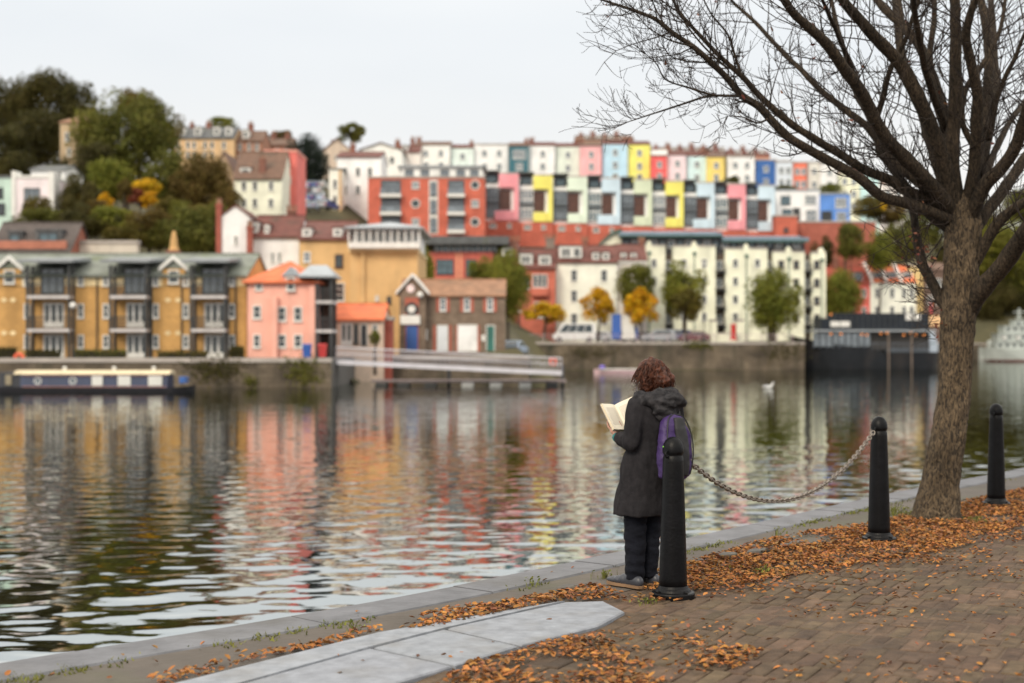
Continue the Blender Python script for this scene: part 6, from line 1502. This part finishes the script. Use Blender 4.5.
def weed(label, px, py, n, h, spread, kind='moss'):
    g = G(px, py); o = thing('weed', label, 'plant', tuple(g)); m = MB()
    for _ in range(n):
        a = rl_.uniform(0,6.28); rad = abs(rl_.gauss(0,spread)); x, y = rad*math.cos(a), rad*math.sin(a); hh = h*rl_.uniform(.35,1.1); ww = rl_.uniform(.0015,.0035)
        lx, ly = x+rl_.gauss(0,h*.35), y+rl_.gauss(0,h*.35); mx_, my_ = x+(lx-x)*.35, y+(ly-y)*.35; dx, dy = math.cos(a+1.5)*ww, math.sin(a+1.5)*ww
        m.add([(x-dx,y-dy,-.01),(x+dx,y+dy,-.01),(mx_+dx,my_+dy,hh*.6),(mx_-dx,my_-dy,hh*.6),(lx,ly,hh)], [(0,1,2,3),(3,2,4)])
        if rl_.random() < .5: curl_leaf(m, Vector((lx, ly, hh)), rl_.uniform(.008,.016), rl_, False)
    m.build('blades', mossm, o)
weed('yellowish weed sprout beside the pale flagstones', 352, 630, 26, .05, .03)
weed('bright green weed tuft near the left foot of the woman', 604, 577, 40, .05, .05)
weed('thin green weed behind the leaves left of the woman', 533, 585, 16, .06, .05)
weed('grass tuft in the leaves between the woman and the chain', 763, 573, 70, .045, .10)
weed('small weed on the concrete strip under the lowest part of the chain', 777, 537, 24, .08, .04)
weed('grass tuft left of the bare tree base', 893, 514, 110, .10, .12)
weed('short grass around the left side of the bare tree base', 912, 516, 90, .07, .12)
weed('green tuft in the leaves in front of the right bollard', 975, 522, 60, .05, .12)
weed('short moss tuft on the setts beside the leaning bollard', 648, 602, 50, .02, .06)
# a few rough edging stones poking out of the leaves
es = mat('edging_stone', (.10,.092,.082), .85, .3, 4, bump=.6, bscale=18, stain=((.10,.11,.05), 2, .6, (1,1,1)))
for lab, px, py, L, W_ in (('grey edging stone among the leaves beside the leaning bollard', 758, 553, .32, .11), ('mossy stone lump in the leaves behind the leaning bollard', 728, 557, .20, .14), ('long grey edging stone in the leaves left of the middle bollard', 792, 546, .42, .10), ('small grey stone in the leaf strip left of the woman', 568, 590, .20, .12), ('flat grey stone in the leaves beside the pale flagstones', 492, 605, .16, .10)):
    g = G(px, py); bm = bmesh.new(); bmesh.ops.create_icosphere(bm, subdivisions=3, radius=1)
    for v in bm.verts:
        k = 1+.22*noise.noise(v.co*1.7+Vector((px,py,0))); v.co = Vector((v.co.x*L*.5*k, v.co.y*W_*.5*k, max(-.02, min(.022, v.co.z*.05*k))))
    me = bpy.data.meshes.new('edging_stone'); bm.to_mesh(me); bm.free(); me.materials.append(es)
    for f in me.polygons: f.use_smooth = True
    o = link('edging_stone', me, None, (g.x, g.y, .01)); o.rotation_euler = (0, 0, R(50)); tag(o, lab, 'stone')

# ------------------------------------------------------------------ the reading woman
def remesh(name, mb, mats, parent, voxel=.007, smooth=3, wrinkle=None, loc=(0,0,0), push=0.0, sfac=.5):
    me = mb.mesh(name+'_src', mats); o = bpy.data.objects.new(name+'_src', me); C.objects.link(o)
    md = o.modifiers.new('r', 'REMESH'); md.mode = 'VOXEL'; md.voxel_size = voxel; md.use_smooth_shade = True
    if smooth: ms = o.modifiers.new('s', 'SMOOTH'); ms.iterations = smooth; ms.factor = sfac
    dg = bpy.context.evaluated_depsgraph_get(); ev = o.evaluated_get(dg); out_ = bpy.data.meshes.new_from_object(ev); out_.name = name
    bpy.data.objects.remove(o)
    if wrinkle:
        amp, sc, st = wrinkle
        nr = [v.normal.copy() for v in out_.vertices]
        for v, n_ in zip(out_.vertices, nr):
            q = Vector((v.co.x*sc*st[0], v.co.y*sc*st[1], v.co.z*sc*st[2]))
            v.co += n_*(amp*(noise.noise(q)+.45*noise.noise(q*2.3+Vector((3,1,7))))+push)
    out_.materials.clear(); out_.materials.append(mats)
    out_.polygons.foreach_set('use_smooth', [True]*len(out_.polygons)); out_.polygons.foreach_set('material_index', [0]*len(out_.polygons))
    return link(name, out_, parent, loc)
def cap(mb, a, b, ra, rb, n=14):
    a, b = Vector(a), Vector(b)
    mb.tube([a, a.lerp(b,.33), a.lerp(b,.67), b], [ra, ra+(rb-ra)*.33, ra+(rb-ra)*.67, rb], n); mb.ball(a, ra, n=n, h=8); mb.ball(b, rb, n=n, h=8)
def loft(mb, rings, n=36, pw=2.0):
    o = len(mb.v)
    for cx, cy, z, rx, ry in rings:
        for k in range(n):
            a = 2*math.pi*k/n; ca, sa = math.cos(a), math.sin(a); e = 2/pw
            mb.v.append((cx+rx*math.copysign(abs(ca)**e, ca), cy+ry*math.copysign(abs(sa)**e, sa), z))
    for i in range(len(rings)-1):
        for k in range(n): mb.f.append((o+i*n+k, o+i*n+(k+1)%n, o+(i+1)*n+(k+1)%n, o+(i+1)*n+k)); mb.m.append(0)
    mb.f.append(tuple(o+k for k in range(n))[::-1]); mb.m.append(0); mb.f.append(tuple(o+(len(rings)-1)*n+k for k in range(n))); mb.m.append(0)
skin = mat('skin', (.50,.27,.20), .55, .12, 8); coatm = mat('charcoal_wool_coat', (.022,.021,.024), .95, .2, 26, bump=.4, bscale=160, col2=(.030,.028,.031), spec=.12)
trou = mat('dark_navy_trousers', (.006,.007,.012), .9, .3, 12, bump=.3, bscale=120, spec=.2); shoe_m = mat('grey_leather_shoe', (.045,.048,.06), .45, .25, 8); sole_m = mat('tan_shoe_sole', (.22,.13,.07), .8, .2, 6)
hairm = mat('auburn_hair', (.018,.005,.003), .5, .5, 40, col2=(.105,.028,.010), spec=.3, stretch=(1,1,.5)); jum = mat('teal_cuff', (.03,.20,.20), .9, .2)
PX, PY_ = .935, 10.27; RZ = R(37)
pe = thing('person', 'woman with auburn hair in a charcoal hooded coat standing reading by the quay', 'person', (PX, PY_, 0), rz=RZ)
Bc = Vector((-.065,.165,1.20)); S_ = Vector((0,.60,.80)); Nn = Vector((0,-.80,.60)); Xh = Vector((1,0,0))
bm_ = MB()
for sg in (-1, 1):
    hip = (sg*.085,-.085,.84); kn = (sg*.08,.005,.46); an = (sg*.075,.0,.09)
    cap(bm_, hip, kn, .085, .058); cap(bm_, kn, an, .055, .034); cap(bm_, (sg*.078,.01,.07), (sg*.092,.12,.045), .028, .020)
    sh = (sg*.165,-.15,1.315); el = (sg*.20,-.125,1.05) if sg < 0 else (sg*.205,-.12,1.06); wr = Bc+Xh*sg*.085-S_*.145-Nn*.012
    cap(bm_, sh, el, .048, .036); cap(bm_, el, wr, .036, .024)
    pc = Bc+Xh*sg*.070-S_*.085-Nn*.030
    cap(bm_, wr, pc, .024, .024); cap(bm_, pc-Xh*.018, pc+Xh*.018+S_*.02, .019, .019)
    pgd = (Xh*sg*.88+Nn*.47)
    for k, (off, ln) in enumerate(((-.027,.062),(-.009,.075),(.009,.080),(.027,.070))):
        p0 = pc+Xh*sg*off*-1+S_*.015; p1 = p0+S_*ln*.5+Xh*sg*.008-Nn*.004; p2 = p1+S_*ln*.35+Nn*.006; p3 = p2+S_*ln*.22+Nn*.010
        cap(bm_, p0, p1, .0092, .0085, 8); cap(bm_, p1, p2, .0085, .0078, 8); cap(bm_, p2, p3, .0078, .007, 8)
    t0 = pc-Xh*sg*.022-S_*.01+Nn*.01; t1 = t0+Nn*.045-Xh*sg*.004+S_*.012; t2 = t1+S_*.04+Xh*sg*.006+Nn*.006
    cap(bm_, t0, t1, .012, .010, 8); cap(bm_, t1, t2, .010, .008, 8)
loft(bm_, [(0,-.09,.80,.15,.10),(0,-.10,.90,.165,.115),(0,-.125,1.02,.13,.095),(0,-.15,1.18,.155,.11),(0,-.155,1.30,.16,.095),(0,-.145,1.36,.10,.06),(0,-.135,1.385,.055,.05)], 24)
cap(bm_, (0,-.14,1.36), (0,-.105,1.45), .052, .05)
HC = Vector((.02,-.080,1.512)); tilt = Matrix.Rotation(R(-28), 3, 'X')
hd = MB(); hd.ball((0,0,.02), .078, .097, .112, 20, 14); hd.ball((0,.03,-.055), .056, .062, .058, 16, 10); hd.ball((0,.078,-.10), .022, .02, .018, 10, 8)
hd.tube([(0,.088,.02),(0,.105,-.015),(0,.112,-.032)], [.010,.014,.016], 8); hd.ball((0,.104,-.036), .018, .014, .011, 8, 6)
hd.ball((0,.085,-.068), .025, .012, .008, 10, 6); hd.ball((0,.083,-.079), .022, .012, .008, 10, 6)
for sg in (-1, 1):
    hd.ball((sg*.032,.078,.028), .026, .014, .010, 8, 6); hd.ball((sg*.079,-.005,-.01), .010, .022, .034, 8, 8)
bm_.add([HC+tilt @ Vector(v) for v in hd.v], hd.f)
bd = remesh('body', bm_, skin, pe, .0048, 2)
for sg in (-1, 1):
    m = MB(); m.ball(HC+tilt @ Vector((sg*.032,.088,.006)), .0125, n=10, h=8); m.build('eye', mat('eye_white', (.75,.73,.7), .2, .02), pe, smooth=True)
# trousers
m = MB()
for sg in (-1, 1):
    loft(m, [(sg*.066,.012,.055,.064,.078),(sg*.066,.004,.09,.065,.079),(sg*.066,-.006,.25,.068,.080),(sg*.072,-.008,.46,.076,.086),(sg*.085,-.045,.66,.098,.108),(sg*.085,-.08,.84,.10,.12)], 28)
loft(m, [(0,-.08,.76,.17,.12),(0,-.10,.92,.17,.12),(0,-.12,1.0,.14,.105)], 28)
remesh('trousers', m, trou, pe, .008, 2, (.010, 9, (1,1,2.2)))
# shoes
for sg in (-1, 1):
    m = MB(); a_ = sg*.12
    def sr(y, z, rx, rz_): return (sg*.082+math.sin(-a_)*-y*.9, y, z, rx, rz_)
    for y, z, rx, h in ((-.055,.045,.036,.045),(-.02,.05,.041,.055),(.03,.052,.043,.058),(.08,.045,.045,.045),(.13,.038,.046,.034),(.18,.034,.040,.028),(.215,.030,.024,.020)):
        m.ball((sg*(.082+.10*max(y,0)), y, z), rx, .045, h, 14, 10)
    so_ = remesh('shoe', m, shoe_m, pe, .006, 3)
    m = MB(); ol = [(-.098,.0),(-.09,.03),(-.04,.040),(.04,.042),(.12,.052),(.18,.048),(.235,.025),(.248,.0)]
    poly = [(sg*(.082+.10*max(y,0))+w_, y) for y, w_ in ol]+[(sg*(.082+.10*max(y,0))-w_, y) for y, w_ in ol[::-1]][1:-1]
    m.prism(poly, .0, .020, 'z'); m.build('sole', sole_m, so_)
# coat
m = MB()
loft(m, [(0,-.005,.525,.212,.190),(0,-.012,.56,.210,.188),(0,-.03,.68,.205,.180),(0,-.06,.82,.205,.176),(0,-.09,.95,.195,.160),(0,-.12,1.06,.165,.132),(0,-.145,1.18,.185,.140),(0,-.15,1.28,.200,.130),(0,-.148,1.335,.180,.10),(0,-.14,1.38,.095,.075)], 44, 2.3)
for sg in (-1, 1):
    sh = Vector((sg*.165,-.15,1.305)); el = Vector((sg*.215,-.125,1.055)); wr = Bc+Xh*sg*.088-S_*.150-Nn*.012
    cap(m, sh, el, .080, .066); cap(m, el, el.lerp(wr,.85), .066, .047)
remesh('coat', m, coatm, pe, .0075, 3, (.013, 8.5, (1.5,1.5,.55)))
m = MB()   # cuffs
for sg in (-1, 1):
    el = Vector((sg*.215,-.125,1.055)); wr = Bc+Xh*sg*.088-S_*.150-Nn*.012
    m2 = MB(); m2.tube([el.lerp(wr,.93), el.lerp(wr,1.10)], [.040,.034], 16); m2.build('cuff', jum, pe, smooth=True)
m = MB()   # hood lying on the shoulders
rg = []
for i in range(25):
    a = 2*math.pi*i/24; back = .5-.5*math.sin(a)
    rg.append((( .125+.03*back)*math.cos(a), -.145+.105*math.sin(a)-.035*back, 1.375-.035*back+.01*math.sin(a*2)))
rd = [.040+.030*(.5-.5*math.sin(2*math.pi*i/24)) for i in range(25)]
m.tube(rg, rd, 14); m.ball((0,-.268,1.33), .180, .072, .088, 20, 12); m.ball((0,-.240,1.375), .155, .07, .060, 18, 10); m.ball((-.03,-.285,1.265), .12, .05, .065, 16, 10); m.ball((-.13,-.19,1.355), .07, .09, .05, 14, 10); m.ball((.13,-.19,1.355), .07, .09, .05, 14, 10)
remesh('hood', m, mat('hood_wool', (.026,.026,.030), .95, .35, 26, bump=.5, bscale=160, col2=(.055,.052,.055), spec=.12), pe, .007, 3, (.024, 9, (1,1.4,2.2)))
# hair: curly bob
m = MB(); hp = lambda v: HC+tilt @ (Vector(v)*.88)
m.ball(hp((0,-.022,.035)), .098, .106, .100, 20, 14)
for v, r in (((-.085,-.035,-.04),.055),((.085,-.035,-.04),.058),((0,-.10,-.03),.075),((-.05,-.105,-.075),.055),((.06,-.105,-.07),.06),((.10,-.06,-.085),.05),((-.095,-.03,-.10),.042),((0,-.115,-.10),.055),((.12,-.07,-.05),.04),((-.10,.02,-.06),.036),((.10,.015,-.05),.036)): m.ball(hp(v), r*.86, n=14, h=10)
ho = remesh('hair', m, hairm, pe, .006, 2, (.017, 26, (1,1,.8)))
m = MB(); rh = random.Random(9)
for i in range(620):
    a = rh.uniform(0, 2*math.pi); el_ = rh.uniform(-.75, 1.2); ca = math.cos(a)
    if math.sin(a) > .35 and el_ < .35: continue
    d0 = Vector((math.cos(a)*math.cos(el_), math.sin(a)*math.cos(el_), math.sin(el_)))
    p = hp((0,-.03,.01)+Vector((d0.x*.118, d0.y*.115, d0.z*.118))) if 0 else HC+tilt @ (Vector((0,-.028,.015))+Vector((d0.x*.102, d0.y*.102, d0.z*.108)))
    L = rh.uniform(.05,.12); down = Vector((d0.x*.55, d0.y*.55, -.75)).normalized(); s1_ = d0.orthogonal().normalized(); s2_ = d0.cross(s1_); ph = rh.uniform(0,6.28); fq = rh.uniform(1.2,2.4)
    pts = []
    for k in range(9):
        t_ = k/8; am = .004+.010*t_
        pts.append(p+d0*.008*math.sin(t_*3)+down*L*t_+s1_*am*math.cos(ph+fq*6.28*t_)+s2_*am*math.sin(ph+fq*6.28*t_))
    m.tube(pts, [.0032*(1-.5*k/8) for k in range(9)], 4)
m.build('curls', hairm, ho, smooth=True)
m = MB(); c0 = hp((.085,-.05,.045)); m.tube([hp((.060,-.11,.075)), hp((.088,-.095,.055)), hp((.104,-.075,.03)), hp((.108,-.06,.0))], [.008,.013,.013,.008], 8); m.build('hair_clip', mat('dark_hair_clip', (.012,.012,.014), .3, .1), ho)
# book, held
bk_ = thing('book', 'open paperback book with pale pages held by the reading woman', 'book', (PX, PY_, 0), rz=RZ); bk_.location = Vector((PX,PY_,0))+Matrix.Rotation(RZ,3,'Z') @ (Bc-S_*.10); off_ = Bc-S_*.10
pagem = mat('book_pages', (.78,.72,.60), .8, .06, 3); edgem = mat('book_page_edges', (.66,.56,.40), .9, .25, 60, stretch=(1,1,12)); coverm = mat('book_cover', (.55,.50,.42), .5, .15, 5)
for sg, tk in ((-1,.016),(1,.012)):
    dirp = (Xh*sg*.97+Nn*.20).normalized() if sg < 0 else (Xh*.66+Nn*.75).normalized(); nrm = S_.cross(dirp).normalized()
    if nrm.dot(Nn) < 0: nrm = -nrm
    m = MB(); n = 7; vs = []
    for i in range(n+1):
        t_ = i/n; bow = .010*math.sin(math.pi*min(1,t_*1.3))*(1-t_*.5)
        base_ = -off_+Bc+dirp*.150*t_
        for s2_ in (-.112,.112):
            vs.append(base_+S_*s2_+nrm*(tk+bow)); vs.append(base_+S_*s2_+nrm*.002)
    m.add(vs, [(i*4, i*4+4, i*4+6, i*4+2) for i in range(n)]); m.add(vs, [(i*4+1, i*4+3, i*4+7, i*4+5) for i in range(n)]+[(i*4, i*4+1, i*4+5, i*4+4) for i in range(n)]+[(i*4+2, i*4+6, i*4+7, i*4+3) for i in range(n)]+[(n*4, n*4+1, n*4+3, n*4+2)], 1)
    pg_ = m.build('pages', [pagem, edgem], bk_)
    m = MB(); b0 = -off_+Bc
    q = [b0-S_*.116, b0+S_*.116, b0+S_*.116+dirp*.154, b0-S_*.116+dirp*.154]; m.add([p+nrm*.0015 for p in q]+[p-nrm*.0012 for p in q], [(0,1,2,3),(7,6,5,4),(0,4,5,1),(1,5,6,2),(2,6,7,3),(3,7,4,0)]); m.build('cover', coverm, bk_)
    # lines of print
    m = MB(); rr = random.Random(sg+4)
    for i in range(19):
        s2_ = .078-i*.0082
        for w0 in range(1):
            t0, t1 = .2, rr.uniform(.78,.88); pts = []
            for k in range(5):
                t_ = t0+(t1-t0)*k/4; bow = .010*math.sin(math.pi*min(1,t_*1.3))*(1-t_*.5); pts.append(b0+dirp*.150*t_+nrm*(tk+bow+.0006))
            for a_, c_ in zip(pts, pts[1:]): m.add([a_+S_*s2_, c_+S_*s2_, c_+S_*(s2_-.0018), a_+S_*(s2_-.0018)], [(0,1,2,3)])
    m.build('print', mat('print_grey', (.30,.28,.26), .9, .2), pg_)
# backpack
BP = Vector((0.005,-.338,1.02))
bp_ = thing('backpack', 'purple and black backpack with a lime zip tag on the back of the reading woman', 'backpack', tuple(Vector((PX,PY_,0))+Matrix.Rotation(RZ,3,'Z') @ (BP-Vector((0,0,.25)))), rz=RZ)
purple = mat('purple_nylon', (.036,.014,.092), .6, .25, 10, bump=.25, bscale=70); blackn = mat('black_nylon', (.012,.012,.014), .65, .3, 20)
m = MB(); loft(m, [(0,0,.02,.095,.042),(0,-.002,.05,.132,.060),(0,-.004,.14,.148,.068),(0,0,.26,.145,.066),(0,.010,.38,.122,.056),(0,.018,.455,.088,.042),(0,.022,.485,.045,.026)], 36, 2.8)
remesh('pack_body', m, purple, bp_, .007, 3, (.010, 11, (1,1,1.2)))
m = MB(); loft(m, [(0.025,-.055,.05,.048,.028),(0.02,-.062,.14,.056,.032),(0.018,-.058,.27,.058,.030),(0.012,-.042,.38,.052,.028),(0.01,-.020,.46,.042,.028)], 24, 2.6); remesh('front_panel', m, blackn, bp_, .006, 3, (.004, 14, (1,1,1)))
m = MB()
for sg in (-1, 1): m.tube(smooth_path([(sg*.10,-.055,.06),(sg*.125,-.06,.20),(sg*.115,-.05,.34),(sg*.075,-.02,.455),(0,.0,.485)], 5), .005, 6)
m.build('zip', blackn, bp_)
for sg in (-1, 1):
    w0 = Vector((sg*.075,.035,.47)); pts = smooth_path([w0, Vector((sg*.115,.10,.53)), Vector((sg*.135,.20,.54)), Vector((sg*.14,.315,.46)), Vector((sg*.145,.335,.36)), Vector((sg*.13,.30,.25))], 5)
    m = MB(); m.tube(pts, .014, 8); m.build('strap', blackn, bp_, smooth=True)
lime = mat('lime_cord', (.22,.62,.06), .6, .1)
m = MB(); z0 = Vector((-.130,-.070,.255)); m.tube([z0, z0+Vector((-.012,-.012,-.02)), z0+Vector((-.006,-.016,-.075))], .006, 6); m.tube([z0+Vector((-.045,-.002,.012)), z0, z0+Vector((.02,-.02,.006))], .005, 6); m.ball(z0, .011, n=8, h=6); m.build('zip_tag', lime, bp_)
